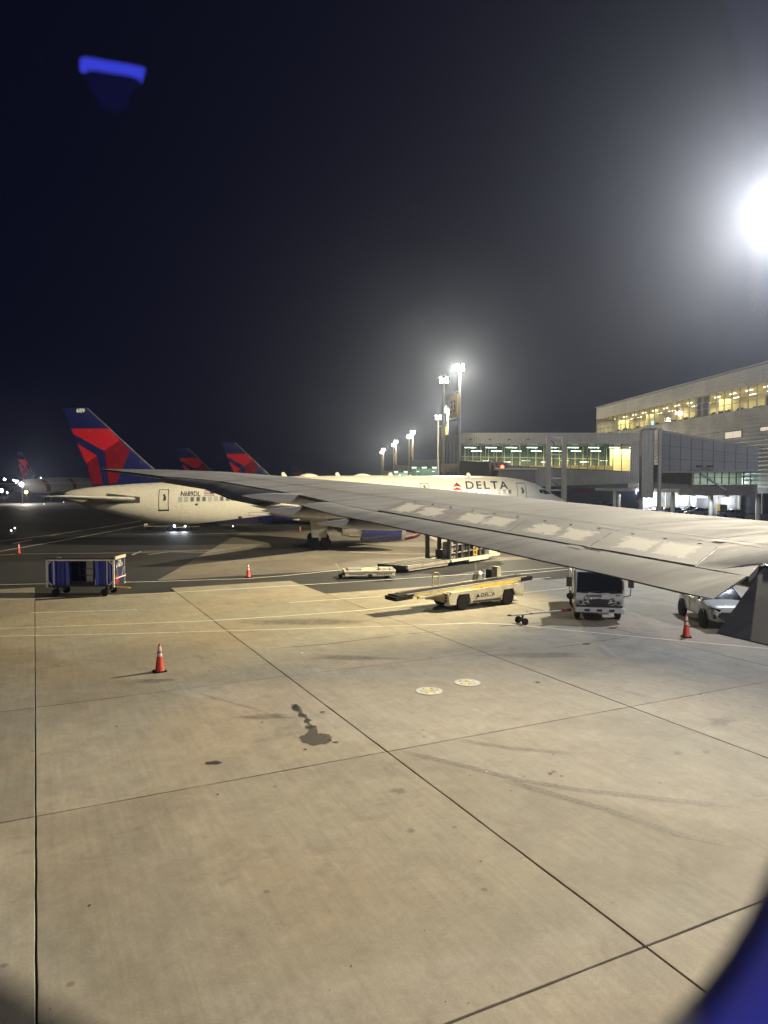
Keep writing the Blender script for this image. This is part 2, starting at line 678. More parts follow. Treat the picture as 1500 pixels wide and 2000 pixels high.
def stripe(pts, w, mat, name="painted_line", z=0.006, seg=1.6):
    """painted line following ground points"""
    pts = [Vector((p[0], p[1], 0)) for p in pts]
    m = MB()
    L_, R_ = [], []
    path = []
    for a, b in zip(pts[:-1], pts[1:]):
        k = max(1, int((b - a).length / seg))
        path += [a + (b - a) * (t / k) for t in range(k)]
    path.append(pts[-1])
    for i, p in enumerate(path):
        d = (path[min(i + 1, len(path) - 1)] - path[max(i - 1, 0)]).normalized()
        n_ = Vector((-d.y, d.x, 0))
        j = random.uniform(-0.012, 0.012)
        L_.append((p + n_ * (w / 2 + j)).to_tuple()[:2] + (z,))
        R_.append((p - n_ * (w / 2 + j * 0.7)).to_tuple()[:2] + (z,))
    m.rings([L_, R_], cap=False, close=False)
    return m.build(name, mat, apron)


def px_line(pp, w, mat=LINE, z=0.006, name="painted_line"):
    return stripe([gp(*p) for p in pp], w, mat, name, z)


px_line([(-120, 1247), (0, 1243), (250, 1238), (450, 1232), (700, 1225), (930, 1217), (1000, 1220), (1130, 1233), (1300, 1249), (1500, 1267)], 0.13)
px_line([(-120, 1233), (0, 1228), (400, 1213), (560, 1203), (710, 1192), (1095, 1150), (1200, 1138)], 0.15)
px_line([(-120, 1178), (0, 1172), (330, 1158), (700, 1136), (1015, 1115), (1100, 1108)], 0.17)
px_line([(57, 1197), (268, 1191)], 0.16)
px_line([(565, 1177), (745, 1165)], 0.18)
px_line([(905, 1143), (1075, 1128)], 0.18)
px_line([(-150, 1146), (0, 1142), (300, 1136), (485, 1130), (560, 1124), (680, 1112), (760, 1105)], 0.22, z=0.004)
px_line([(20, 1082), (250, 1080), (400, 1076), (470, 1070)], 0.22)
px_line([(-150, 1075), (0, 1057), (100, 1045), (200, 1030), (290, 1015), (360, 1000)], 0.35)
px_line([(-150, 1070), (0, 1077), (130, 1054), (280, 1026), (400, 1004)], 0.35)
px_line([(25, 1062), (62, 1054)], 0.35)
px_line([(100, 1046), (128, 1041)], 0.35)
px_line([(160, 1036), (184, 1032)], 0.35)
px_line([(210, 1043), (350, 1044), (470, 1041), (700, 1033)], 0.35)
px_line([(258, 1084), (275, 1077), (420, 1074)], 0.25)
px_line([(290, 1083), (330, 1078), (400, 1079), (440, 1075)], 0.25)
px_line([(680, 1078), (790, 1082), (920, 1082)], 0.3)
px_line([(-60, 1086), (0, 1084), (28, 1083)], 0.5, LINEYEL)
px_line([(1010, 1122), (1110, 1112)], 0.2)


def decal(name, ring, mat, z=0.008, inner=0.35, levels=3):
    """flat mark: rings shrink to the middle, attribute edge goes 0 -> 1"""
    c = Vector((0, 0, 0))
    for p in ring:
        c += Vector((p[0], p[1], 0))
    c /= len(ring)
    vs, ev, fs = [], [], []
    n = len(ring)
    for k in range(levels):
        t = k / levels
        for p in ring:
            q = Vector((p[0], p[1], 0)).lerp(c, t)
            vs.append((q.x, q.y, z))
            ev.append(min(1.0, t * 1.5 * 1.0))
    vs.append((c.x, c.y, z))
    ev.append(1.0)
    for k in range(levels - 1):
        for i in range(n):
            j = (i + 1) % n
            fs.append((k * n + i, k * n + j, (k + 1) * n + j, (k + 1) * n + i))
    for i in range(n):
        fs.append(((levels - 1) * n + i, (levels - 1) * n + (i + 1) % n, len(vs) - 1))
    m = MB().add(vs, fs)
    o = m.build(name, mat, apron, fix=True)
    a = o.data.attributes.new("edge", 'FLOAT', 'POINT')
    a.data.foreach_set("value", ev)
    return o


def band(name, pts, w, mat, z=0.008):
    """soft-edged strip along ground points"""
    pts = [Vector((p[0], p[1], 0)) for p in pts]
    path = []
    for a, b in zip(pts[:-1], pts[1:]):
        path += [a + (b - a) * (t / 8) for t in range(8)]
    path.append(pts[-1])
    vs, ev, fs = [], [], []
    for i, p in enumerate(path):
        d = (path[min(i + 1, len(path) - 1)] - path[max(i - 1, 0)]).normalized()
        n_ = Vector((-d.y, d.x, 0))
        fade = min(1, i / 5, (len(path) - 1 - i) / 5)
        for o_, e in ((-1, 0), (-0.45, 0.9), (0, 0.75), (0.45, 0.9), (1, 0)):
            q = p + n_ * (o_ * w / 2)
            vs.append((q.x, q.y, z))
            ev.append(e * fade)
    for i in range(len(path) - 1):
        for j in range(4):
            fs.append((i * 5 + j, i * 5 + j + 1, (i + 1) * 5 + j + 1, (i + 1) * 5 + j))
    o = MB().add(vs, fs).build(name, mat, apron)
    a = o.data.attributes.new("edge", 'FLOAT', 'POINT')
    a.data.foreach_set("value", ev)
    return o


OIL = stainmat("oil_stain", (0.030, 0.028, 0.024), 0.10, 0.22, 5.0, maxa=0.8)
SMUDGE = stainmat("smudge", (0.075, 0.068, 0.058), 0.12, 0.60, 3.0, maxa=0.40)
FADED = stainmat("faded_track", (0.10, 0.092, 0.08), 0.2, 0.7, 9.0, maxa=0.30)
SKID = stainmat("skid", (0.045, 0.043, 0.04), 0.16, 0.62, 14.0, maxa=0.45)
SPALL = stainmat("joint_spall", (0.014, 0.013, 0.012), 0.10, 0.30, 16.0, maxa=0.9)
CRACK = stainmat("crack", (0.05, 0.045, 0.04), 0.10, 0.4, 6.0, maxa=0.75)


def blob(px, py, rx, ry, mat, name="oil_stain", n=26, rough=0.35, z=0.008):
    pts = []
    ph = [random.uniform(0, 6.28) for _ in range(5)]
    for i in range(n):
        a = 2 * math.pi * i / n
        r = 1 + rough * (0.5 * math.sin(2 * a + ph[0]) + 0.35 * math.sin(3 * a + ph[1]) + 0.3 * math.sin(5 * a + ph[2]) + 0.25 * math.sin(9 * a + ph[3]))
        pts.append(gp(px + rx * r * math.cos(a), py + ry * r * math.sin(a)))
    return decal(name, pts, mat, z)


# the wet spill with its trail
trail = [(571, 1375), (582, 1376), (588, 1385), (594, 1396), (602, 1404), (608, 1414), (618, 1424), (622, 1432), (640, 1433), (648, 1440), (640, 1452), (612, 1456), (590, 1448), (583, 1440), (598, 1432), (603, 1424), (594, 1420), (603, 1416), (597, 1404), (586, 1393), (575, 1388), (569, 1381)]
seg = []
for a, b in zip(trail, trail[1:] + trail[:1]):
    for t_ in range(5):
        seg.append((a[0] + (b[0] - a[0]) * t_ / 5 + random.uniform(-2.6, 2.6), a[1] + (b[1] - a[1]) * t_ / 5 + random.uniform(-1.5, 1.5)))
WET = NT("wet_spill")
_p = WET.n("BsdfPrincipled")
_p.inputs["Base Color"].default_value = (0.092, 0.083, 0.068, 1)
_p.inputs["Roughness"].default_value = 0.42
WET.l(_p.outputs[0], WET.out.inputs[0])
MB().poly([gp(x, y, 0.0045) for x, y in seg]).build("wet_spill", WET.m, apron)
for (x, y, rx, ry) in ((590, 1397, 9, 5), (600, 1408, 8, 5), (610, 1420, 10, 4), (578, 1384, 9, 5), (630, 1391, 6, 1.6), (655, 1450, 9, 1.6), (596, 1464, 5, 1.5), (576, 1379, 5, 4), (645, 1446, 5, 2.5)):
    blob(x, y, rx, ry, OIL)
blob(418, 1490, 19, 4.5, OIL, rough=0.25)
blob(1408, 1409, 38, 12, SMUDGE, "smudge", z=0.009)
blob(1324, 1471, 14, 6, SMUDGE, "smudge")
blob(1381, 1469, 12, 5, SMUDGE, "smudge")
blob(778, 1545, 20, 9, SMUDGE, "smudge")
blob(803, 1622, 13, 7, SMUDGE, "smudge")
blob(1050, 1280, 150, 7, SMUDGE, "smudge")
blob(690, 1285, 120, 7, SMUDGE, "smudge")
blob(600, 1215, 200, 9, SMUDGE, "smudge", rough=0.2)
blob(1075, 1511, 7, 2.5, OIL)
blob(1082, 1507, 5, 2, OIL)
blob(1097, 1516, 4, 1.5, OIL)
blob(1145, 1258, 9, 2.2, OIL)
blob(1150, 1205, 60, 14, SMUDGE, "smudge")
blob(1050, 1333, 5, 2.2, OIL)
blob(175, 1769, 3.5, 2.4, OIL)
blob(300, 1330, 60, 6, SMUDGE, "smudge")
blob(520, 1400, 70, 9, SMUDGE, "smudge")
for _ in range(22):
    x, y = random.uniform(20, 1480), random.uniform(1300, 1980)
    if x > 1200 and y > 1650:
        continue
    blob(x, y, random.uniform(1.5, 3.5), random.uniform(0.8, 1.6), OIL, n=10)
# tyre tracks
band("tyre_track", [gp(760, 1462), gp(880, 1490), (gp(1010, 1523)), gp(1130, 1543), gp(1300, 1562), gp(1520, 1583)], 0.30, SKID)
band("tyre_track", [gp(960, 1516), gp(1060, 1546), gp(1180, 1580), gp(1330, 1630), gp(1520, 1672)], 0.30, SKID)
band("tyre_track", [gp(860, 1440), gp(1000, 1462), gp(1160, 1476)], 0.28, SMUDGE)
band("tyre_track", [gp(330, 1338), gp(450, 1372), gp(540, 1398), gp(590, 1408)], 0.18, FADED)
band("hairline_crack", [gp(500, 1270), gp(640, 1258), gp(800, 1238), gp(900, 1230)], 0.06, CRACK)
band("hairline_crack", [gp(1050, 1270), gp(1150, 1256), gp(1260, 1238)], 0.05, CRACK)
# scraps of paper
m = MB()
MB().slab([tuple(gp(x, y))[:2] for x, y in ((586, 1275), (592, 1274.5), (592.5, 1277.5), (587, 1278))], 0.002, 0.02).build("paper_scrap", REFLECT, apron)

# two painted fuel-pit covers
RINGW = paint("cover_white", (0.62, 0.60, 0.50), 0.6, dirt=0.9, scale=5.5, dirtcol=(0.2, 0.18, 0.13))
RINGY = paint("cover_yellow", (0.58, 0.46, 0.12), 0.55, dirt=0.8, scale=4, dirtcol=(0.12, 0.11, 0.09))
IRON = paint("cover_iron", (0.07, 0.067, 0.055), 0.7, metal=0.1, dirt=0.5, scale=6)
for k, (x, y, lab) in enumerate(((838, 1350, "round white painted pit cover with yellow centre, nearer of the two"), (913, 1333.5, "round white painted pit cover with stained rim, farther of the two"))):
    p = gp(x, y)
    t = thing("pit_cover", lab, "pit cover", (p.x, p.y, 0), random.uniform(0, 3), "painted pit covers in the apron")
    MB().lathe([(0.285, 0.004), (0.39, 0.004), (0.395, 0.010), (0.385, 0.014), (0.29, 0.014)], 32).build("rim", RINGW, t)
    MB().lathe([(0.185, 0.004), (0.28, 0.004), (0.28, 0.012), (0.185, 0.012)], 32).build("ring", IRON, t)
    MB().lathe([(0.175, 0.003), (0.175, 0.014), (0.0, 0.015)], 32).build("lid", RINGY, t)
    for q in range(6):
        a = q * math.pi / 3
        MB().lathe([(0.014, 0.0), (0.014, 0.027), (0.0, 0.029)], 8, c=(0.232 * math.cos(a), 0.232 * math.sin(a), 0)).build("bolt", IRON, t)

# ================================================================== OWN AIRCRAFT (the wing outside the window)
own = thing("airliner", "grey swept aircraft wing with worn spoiler panels, seen from its own cabin window", "airplane", (0, 0, 0))


def wz(L, F):
    return EYE - 1.825 + 0.0962 * L + 0.035 * F


def wp(L, F, dz=0.0):
    return lf(L, F, wz(L, F) + dz)


def lerp_tab(tab, x):
    tab = sorted(tab)
    if x <= tab[0][0]:
        return tab[0][1]
    for (a, u), (b, v) in zip(tab[:-1], tab[1:]):
        if x <= b:
            return u + (v - u) * (x - a) / (b - a)
    return tab[-1][1]


CREST = [(23.53, 1.95), (23.2, 2.75), (22.71, 3.65), (21.48, 5.02), (20.0, 5.95), (18.42, 6.78), (16.9, 7.62), (14.9, 8.65), (12.75, 9.50), (10.06, 10.55), (8.13, 11.46), (4, 13.6), (0, 15.9)]
HINGE = [(23.53, 1.86), (21.92, 2.62), (20.47, 3.2), (18.96, 4.25), (17, 4.75), (15.1, 5.22), (12.38, 5.57), (9.45, 6.38), (7.53, 6.83), (5.83, 7.26), (5.80, 8.0), (2.5, 8.9), (0, 9.6)]
LINE1 = [(22.4, 3.6), (21.2, 4.45), (19.89, 4.98), (14.3, 6.43), (11.2, 7.52), (6.48, 9.14), (0, 11.6)]
SPOIL = [(12.75, 6.74), (11.24, 7.09), (9.72, 7.52), (8.15, 7.9), (6.63, 8.32)]

st = [23.53, 23.2, 22.71, 22.0, 21.48, 20.47, 19.5, 18.42, 17, 15.9, 14.9, 13.5, 12.75, 11.4, 10.06, 9, 8.13, 7.5, 6.6, 5.83, 5.80, 4.5, 3.2, 2.0]
rings = []
for L in st:
    fc, fh = lerp_tab(CREST, L), lerp_tab(HINGE, L)
    ch = max(0.05, fc - fh)
    th = min(0.75, 0.11 * ch + 0.03)
    ring = [wp(L, fh, 0.0)]
    for q in (0.1, 0.2, 0.3, 0.4, 0.5, 0.6, 0.7, 0.8, 0.9):
        ring.append(wp(L, fh + ch * q, 0.012 * ch * math.sin(math.pi * q)))
    ring.append(wp(L, fc, 0.0))
    ring.append(wp(L, fc + 0.05 * ch, -0.02 * th))
    ring.append(wp(L, fc + 0.12 * ch, -0.12 * th))
    ring.append(wp(L, fc + 0.19 * ch, -0.36 * th))
    ring.append(wp(L, fc + 0.21 * ch, -0.58 * th))
    ring.append(wp(L, fc + 0.17 * ch, -0.80 * th))
    ring.append(wp(L, fc, -1.0 * th))
    ring.append(wp(L, fh + ch * 0.5, -1.05 * th))
    ring.append(wp(L, fh + ch * 0.15, -0.5 * th))
    ring.append(wp(L, fh, -0.05 - 0.04 * th))
    rings.append(ring)


def wing_skin():
    nt = NT("wing_skin")
    p = nt.n("BsdfPrincipled")
    geo = nt.n("NewGeometry")
    pos = geo.outputs["Position"]
    mp = nt.n("Mapping")
    mp.inputs["Rotation"].default_value = (0, 0, -AZ)
    nt.l(pos, mp.inputs[0])
    streak = noise(nt, 1.0, 5, 0.65, vec=mp.outputs[0], stretch=(0.35, 2.6, 1.0), dist=0.5)
    big = noise(nt, 0.45, 4, 0.6, vec=pos)
    fine = noise(nt, 16, 4, 0.7, vec=pos)
    c = ramp(nt, big, 0.3, (0.178, 0.183, 0.192), 0.7, (0.25, 0.256, 0.266))
    c = mixc(nt, 0.75, c, ramp(nt, streak, 0.30, (0.58, 0.575, 0.56), 0.70, (1.24, 1.23, 1.21)), 'MULTIPLY')
    c = mixc(nt, 0.35, c, ramp(nt, fine, 0.3, (0.85, 0.85, 0.85), 0.7, (1.1, 1.1, 1.1)), 'MULTIPLY')
    nt.l(c, p.inputs["Base Color"])
    rr = nt.n("MapRange")
    rr.inputs[1].default_value, rr.inputs[2].default_value = 0.3, 0.7
    rr.inputs[3].default_value, rr.inputs[4].default_value = 0.66, 0.86
    p.inputs["Specular IOR Level"].default_value = 0.05
    nt.l(streak, rr.inputs[0])
    nt.l(rr.outputs[0], p.inputs["Roughness"])
    nt.l(p.outputs[0], nt.out.inputs[0])
    return nt.m


def spoiler_mat(seed):
    """grey panel whose paint has worn to pale primer in two ragged patches"""
    nt = NT("spoiler_worn")
    p = nt.n("BsdfPrincipled")
    uv = nt.n("UVMap")
    sep = nt.n("SeparateXYZ")
    nt.l(uv.outputs[0], sep.inputs[0])
    geo = nt.n("NewGeometry")
    nz = noise(nt, 5.5, 8, 0.72, vec=geo.outputs["Position"], dist=0.8)
    nz2 = noise(nt, 1.6, 4, 0.6, vec=geo.outputs["Position"], dist=0.4)
    tot = None
    for cu in (0.30 + 0.03 * seed % 0.05, 0.70):
        def absd(sock, c_, w):
            s_ = nt.n("Math", operation='SUBTRACT')
            nt.l(sock, s_.inputs[0])
            s_.inputs[1].default_value = c_
            a_ = nt.n("Math", operation='ABSOLUTE')
            nt.l(s_.outputs[0], a_.inputs[0])
            d_ = nt.n("Math", operation='DIVIDE')
            nt.l(a_.outputs[0], d_.inputs[0])
            d_.inputs[1].default_value = w
            return d_.outputs[0]
        mx = nt.n("Math", operation='MAXIMUM')
        nt.l(absd(sep.outputs[0], cu, 0.17), mx.inputs[0])
        nt.l(absd(sep.outputs[1], 0.55, 0.36), mx.inputs[1])
        ad = nt.n("Math", operation='ADD')
        nt.l(mx.outputs[0], ad.inputs[0])
        k_ = nt.n("Math", operation='MULTIPLY')
        nt.l(nz, k_.inputs[0])
        k_.inputs[1].default_value = 2.2
        nt.l(k_.outputs[0], ad.inputs[1])
        mr = nt.n("MapRange")
        mr.inputs[1].default_value, mr.inputs[2].default_value = 2.10, 1.86
        mr.inputs[3].default_value, mr.inputs[4].default_value = 0.0, 1.0
        nt.l(ad.outputs[0], mr.inputs[0])
        if tot is None:
            tot = mr.outputs[0]
        else:
            mm = nt.n("Math", operation='MAXIMUM')
            nt.l(tot, mm.inputs[0])
            nt.l(mr.outputs[0], mm.inputs[1])
            tot = mm.outputs[0]
    c = ramp(nt, nz2, 0.3, (0.125, 0.128, 0.134), 0.7, (0.19, 0.194, 0.20))
    c = mixc(nt, tot, c, (0.42, 0.41, 0.365))
    nt.l(c, p.inputs["Base Color"])
    p.inputs["Roughness"].default_value = 0.75
    p.inputs["Specular IOR Level"].default_value = 0.1
    nt.l(p.outputs[0], nt.out.inputs[0])
    return nt.m


SKIN = wing_skin()
wm = MB().rings(rings, cap=True)
wm.build("wing_skin", SKIN, own, smooth=True)
# sloped closing rib where the flap bay ends
MB().add([wp(5.84, 7.26, 0.004), wp(5.45, 7.36, -0.004), wp(5.80, 8.02, 0.004), wp(5.84, 7.26, -0.06), wp(5.45, 7.36, -0.07), wp(5.80, 8.02, -0.1)], [(0, 1, 2), (5, 4, 3), (0, 3, 4, 1), (1, 4, 5, 2)]).build("closing_rib", SKIN, own)


def seam(tab, L0, L1, w, dz=0.02, n=24, mat=SEAM, name="panel_seam"):
    a, b = [], []
    for i in range(n + 1):
        L = L0 + (L1 - L0) * i / n
        F = lerp_tab(tab, L)
        fc, fh = lerp_tab(CREST, L), lerp_tab(HINGE, L)
        q = (F - fh) / max(0.05, fc - fh)
        bump = 0.012 * (fc - fh) * math.sin(math.pi * min(1, max(0, q)))
        a.append(wp(L, F - w / 2, dz + bump))
        b.append(wp(L, F + w / 2, dz + bump))
    return MB().rings([a, b], cap=False, close=False).build(name, mat, own)


seam(LINE1, 22.2, 2.2, 0.022, 0.006)
FAINT = paint("panel_joint", (0.085, 0.087, 0.09), 0.8, dirt=0.2, spec=0.05)


def chord_seam(L, f0, f1, w=0.012, sweep=0.35, mat=FAINT):
    p_, q_ = [], []
    for k in range(13):
        t = k / 12
        LL = L + sweep * (t - 0.5) * 0.6
        fc, fh = lerp_tab(CREST, LL), lerp_tab(HINGE, LL)
        F = fh + (fc - fh) * (f0 + (f1 - f0) * t)
        bz = 0.012 * (fc - fh) * math.sin(math.pi * (f0 + (f1 - f0) * t)) + 0.004
        p_.append(wp(LL - w / 2, F, bz))
        q_.append(wp(LL + w / 2, F, bz))
    return MB().rings([p_, q_], cap=False, close=False).build("panel_joint", mat, own)


for L_, f0_, f1_ in ((20.6, 0.05, 0.95), (18.6, 0.02, 0.95), (16.6, 0.02, 0.95), (14.6, 0.02, 0.96), (12.6, 0.55, 0.97), (10.6, 0.5, 0.97), (8.6, 0.45, 0.97), (7.2, 0.42, 0.97), (13.6, 0.02, 0.40)):
    chord_seam(L_, f0_, f1_)
# rivet lines: rows of tiny heads
riv = MB()
for tab_, off_ in ((LINE1, 0.10), (LINE1, -0.10), (LINE1, 1.1)):
    for k in range(170):
        L = 20.0 - k * 0.085
        F = lerp_tab(tab_, L) + off_
        fc, fh = lerp_tab(CREST, L), lerp_tab(HINGE, L)
        q = (F - fh) / max(0.05, fc - fh)
        c_ = wp(L, F, 0.012 * (fc - fh) * math.sin(math.pi * min(1, max(0, q))) + 0.003)
        riv.add([c_ + Vector((0.007, 0, 0)), c_ + Vector((0, 0.007, 0)), c_ - Vector((0.007, 0, 0)), c_ - Vector((0, 0.007, 0)), c_ + Vector((0, 0, 0.003))], [(0, 1, 4), (1, 2, 4), (2, 3, 4), (3, 0, 4)])
riv.build("rivets", FAINT, own, kind="stuff")

# spoilers: four panels, dark gap below each
sp_edges = [((11.92, 5.74), (12.75, 6.74)), ((10.35, 6.13), (11.24, 7.09)), ((8.95, 6.50), (9.72, 7.52)), ((7.53, 6.86), (8.15, 7.9)), ((6.07, 7.22), (6.63, 8.32))]


def bumpz(L, F):
    fc, fh = lerp_tab(CREST, L), lerp_tab(HINGE, L)
    q = (F - fh) / max(0.05, fc - fh)
    return 0.012 * (fc - fh) * math.sin(math.pi * min(1, max(0, q)))


a0, a1 = sp_edges[0], sp_edges[-1]
for k in range(4):
    (h0, u0), (h1, u1) = sp_edges[k], sp_edges[k + 1]
    q = [h0, h1, u1, u0]

    def shrink(q, e):
        c0 = sum(p[0] for p in q) / 4, sum(p[1] for p in q) / 4
        out = []
        for p in q:
            dx, dy = p[0] - c0[0], p[1] - c0[1]
            d = math.hypot(dx, dy)
            out.append((p[0] - dx / d * e, p[1] - dy / d * e))
        return out
    qq = shrink(q, -0.012)
    MB().poly([wp(L, F, bumpz(L, F) + 0.005) for L, F in qq]).build("spoiler_gap", SEAM, own)
    qs = shrink(q, 0.013)
    top = [wp(L, F, bumpz(L, F) + 0.011) for i, (L, F) in enumerate(qs)]
    bot = [p - Vector((0, 0, 0.014)) for p in top]
    ob = MB().add(top + bot, [(0, 1, 2, 3), (7, 6, 5, 4), (0, 4, 5, 1), (1, 5, 6, 2), (2, 6, 7, 3), (3, 7, 4, 0)]).build("spoiler", spoiler_mat(k), own)
    uvl = ob.data.uv_layers.new(name="UVMap")
    uvc = [(0, 0), (1, 0), (1, 1), (0, 1)] * 2
    for lp in ob.data.loops:
        uvl.data[lp.index].uv = uvc[lp.vertex_index]
    # hinge bumps along the front edge
    for t in (0.18, 0.5, 0.82):
        L = u0[0] + (u1[0] - u0[0]) * t
        F = u0[1] + (u1[1] - u0[1]) * t + 0.05
        c_ = wp(L, F, bumpz(L, F) + 0.012)
        hb = MB().lathe([(0.032, 0.0), (0.028, 0.008), (0.014, 0.015), (0, 0.016)], 10).build("hinge_fairing", SKIN, own, smooth=True)
        hb.location = c_
# small access panels and fittings
for (px, py, w_, h_) in ((1160, 1072, 0.25, 0.05), (1125, 1069, 0.2, 0.05), (1405, 1065, 0.14, 0.14), (1440, 1069, 0.6, 0.03), (1375, 1063, 0.5, 0.02), (1190, 1038, 0.4, 0.02)):
    r = ray(px, py)
    Lr, Fr = r.dot(LV), r.dot(FV)
    t = -1.825 / (r.z - 0.0962 * Lr - 0.035 * Fr)
    L, F = Lr * t, Fr * t
    z_ = bumpz(L, F) + 0.02
    MB().poly([wp(L - w_ / 2, F - h_ / 2 + 0.1 * w_, z_), wp(L + w_ / 2, F - h_ / 2 - 0.1 * w_, z_), wp(L + w_ / 2, F + h_ / 2 - 0.1 * w_, z_), wp(L - w_ / 2, F + h_ / 2 + 0.1 * w_, z_)]).build("access_panel", SEAM, own)


def surface(name, spec, droop, thick, mat, off=-0.02):
    """hinged control surface: spec = (L, F hinge, chord)"""
    s_, c_ = math.sin(R(droop)), math.cos(R(droop))
    rs = []
    for L, F, ch in spec:
        z0 = wz(L, F) + off
        hp = lf(L, F - 0.012, z0)
        ring = []
        for u, v in ((0, 0), (0.3, 0.012), (0.65, 0.008), (1.0, 0.0), (1.0, -0.02), (0.5, -thick * 0.7), (0, -thick)):
            f = -(u * ch) * c_ - v * s_
            z = -(u * ch) * s_ + v * c_
            ring.append(hp + FV * f + Vector((0, 0, z)))
        rs.append(ring)
    return MB().rings(rs, cap=True).build(name, mat, own, smooth=True)


hz = lambda L: lerp_tab(HINGE, L)
surface("aileron", [(20.3, hz(20.3), 0.32), (18.4, hz(18.4), 0.50), (16.6, hz(16.6), 0.74), (15.0, hz(15.0), 0.74)], 20, 0.08, SKIN, -0.010)
def wing_px(px, py, dz):
    r = ray(px, py)
    Lr, Fr = r.dot(LV), r.dot(FV)
    t = (-1.825 + dz) / (r.z - 0.0962 * Lr - 0.035 * Fr)
    return Lr * t, Fr * t


# flaps: trailing edge measured, hinge under the spoilers
te_tab = [(585, 986, -0.03), (625, 997, -0.04), (660, 1006, -0.05), (740, 1022, -0.055), (815, 1039, -0.06), (940, 1068, -0.07), (1047, 1092, -0.075), (1187, 1122, -0.08), (1333, 1157, -0.085), (1393, 1169.5, -0.09)]
fr_ = []
for px, py, dz in te_tab:
    L, F = wing_px(px, py, dz)
    Lh = L if px < 1300 else (L + 0.25 if px < 1350 else 5.47)
    fh_ = hz(max(Lh, 5.84)) + (0.1 if px > 1350 else 0)
    h_ = wp(Lh, fh_ - 0.006, -0.003)
    t_ = wp(L, F, dz)
    ring = [h_]
    k_ = 0.25 if px > 1350 else 1.0
    for u_, v_ in ((0.3, 0.018 * k_), (0.65, 0.016 * k_), (1.0, 0.0), (1.0, -0.018 * k_), (0.5, -0.08 * k_), (0.0, -0.11 * k_)):
        ring.append(h_.lerp(t_, u_) + Vector((0, 0, v_)))
    fr_.append(ring)
MB().rings(fr_[:6], cap=True).build("flap", SKIN, own, smooth=True)
MB().rings([[p_ + FV * 0.0 - LV * 0.015 for p_ in fr_[5]]] + fr_[6:], cap=True).build("flap", SKIN, own, smooth=True)
# drooped inboard aileron
hs_ = [wp(5.74, 8.02, -0.01), wp(4.9, 8.25, -0.01), wp(2.4, 8.95, -0.01)]
te0 = lf(5.24, 6.58, EYE - 1.586)
ia = [(h_, te0 + (h_ - hs_[0])) for h_ in hs_]
rs = []
for h_, t_ in ia:
    rs.append([h_, t_, t_ - Vector((0, 0, 0.015)), h_.lerp(t_, 0.5) - Vector((0, 0, 0.07)), h_ - Vector((0, 0, 0.09))])
MB().rings(rs, cap=True).build("aileron", SKIN, own)
# bare metal lip along its hinge
MB().bar(wp(5.76, 8.05, 0.012), wp(2.4, 8.98, 0.012), 0.03, 0.012).build("hinge_strip", METAL, own)
FAIR = paint("fairing_gloss", (0.5, 0.5, 0.48), 0.25, dirt=0.2, coat=0.6)
# flap track fairings
for (L, f0, z0, f1, z1, rv, rh) in ((15.0, 3.98, -0.22, 6.6, -0.40, 0.13, 0.11), (13.4, 3.92, -0.49, 6.6, -0.58, 0.13, 0.13), (11.7, 4.42, -0.67, 7.2, -0.74, 0.13, 0.14)):
    rs = []
    for u, k in ((0, 0.02), (0.06, 0.25), (0.15, 0.5), (0.3, 0.85), (0.5, 1.0), (0.75, 0.9), (0.92, 0.5), (1.0, 0.05)):
        F, z = f0 + (f1 - f0) * u, EYE + z0 + (z1 - z0) * u
        rs.append([lf(L + rh * k * math.cos(a), F, z + rv * k * math.sin(a)) for a in [2 * math.pi * q / 14 for q in range(14)]])
    MB().rings(rs).build("flap_track_fairing", FAIR, own, smooth=True)
# static wicks, and metal studs added as glints along the leading edge
for L in (22.6, 21.8, 21.0):
    F = hz(L) - (0.0 if L > 20.4 else 0.45)
    MB().cyl(wp(L, F, -0.03 - (0 if L > 20.4 else 0.2)), wp(L - 0.02, F - 0.25, -0.05 - (0 if L > 20.4 else 0.22)), 0.008, 0.004, 6).build("static_wick", SEAM, own)
for L in (13.9, 11.6, 10.4, 9.6, 8.9):
    F = lerp_tab(CREST, L)
    o = MB().lathe([(0.018, 0), (0.015, 0.01), (0, 0.014)], 10).build("glint_stud", METAL, own, smooth=True)
    o.location = wp(L, F, 0.0)

# cabin sidewall round the window: moulded panel with a flared rounded opening
CABIN = paint("cabin_panel", (0.45, 0.46, 0.5), 0.5, dirt=0.1, scale=12)
D0 = 0.145
RIMM = paint("shade_rim_grey", (0.22, 0.22, 0.24), 0.7, dirt=0.2, scale=9)


def rrect(cx_, cz_, hw, hh, r, n=10):
    pts = []
    for qx, qz, a0 in ((1, 1, 0), (-1, 1, 90), (-1, -1, 180), (1, -1, 270)):
        for i in range(n + 1):
            a = R(a0 + 90 * i / n)
            pts.append((cx_ + qx * (hw - r) + r * math.cos(a), cz_ + qz * (hh - r) + r * math.sin(a)))
    return pts


wf_, wzc = 0.1225, 0.022
profile = [(D0 + 0.022, 0.150, 0.2205, 0.112), (D0, 0.152, 0.224, 0.114), (D0 - 0.03, 0.168, 0.240, 0.124), (D0 - 0.05, 0.196, 0.27, 0.135), (D0 - 0.055, 0.30, 0.40, 0.05), (D0 + 0.022, 0.30, 0.40, 0.05)]
rs = []
for d, hw, hh, r in profile:
    rs.append([lf(d, F, EYE + z) for F, z in rrect(wf_, wzc, hw, hh, r)])
rs.append(rs[0])
MB().rings(rs, cap=False).build("window_surround", CABIN, own, smooth=True)
rs = []
for d_, hw_, hh_, r_ in ((D0 + 0.024, 0.1495, 0.2200, 0.112), (D0 + 0.032, 0.1505, 0.2210, 0.112), (D0 + 0.032, 0.32, 0.42, 0.05), (D0 + 0.024, 0.32, 0.42, 0.05)):
    rs.append([lf(d_, F, EYE + z) for F, z in rrect(wf_, wzc, hw_, hh_, r_)])
rs.append(rs[0])
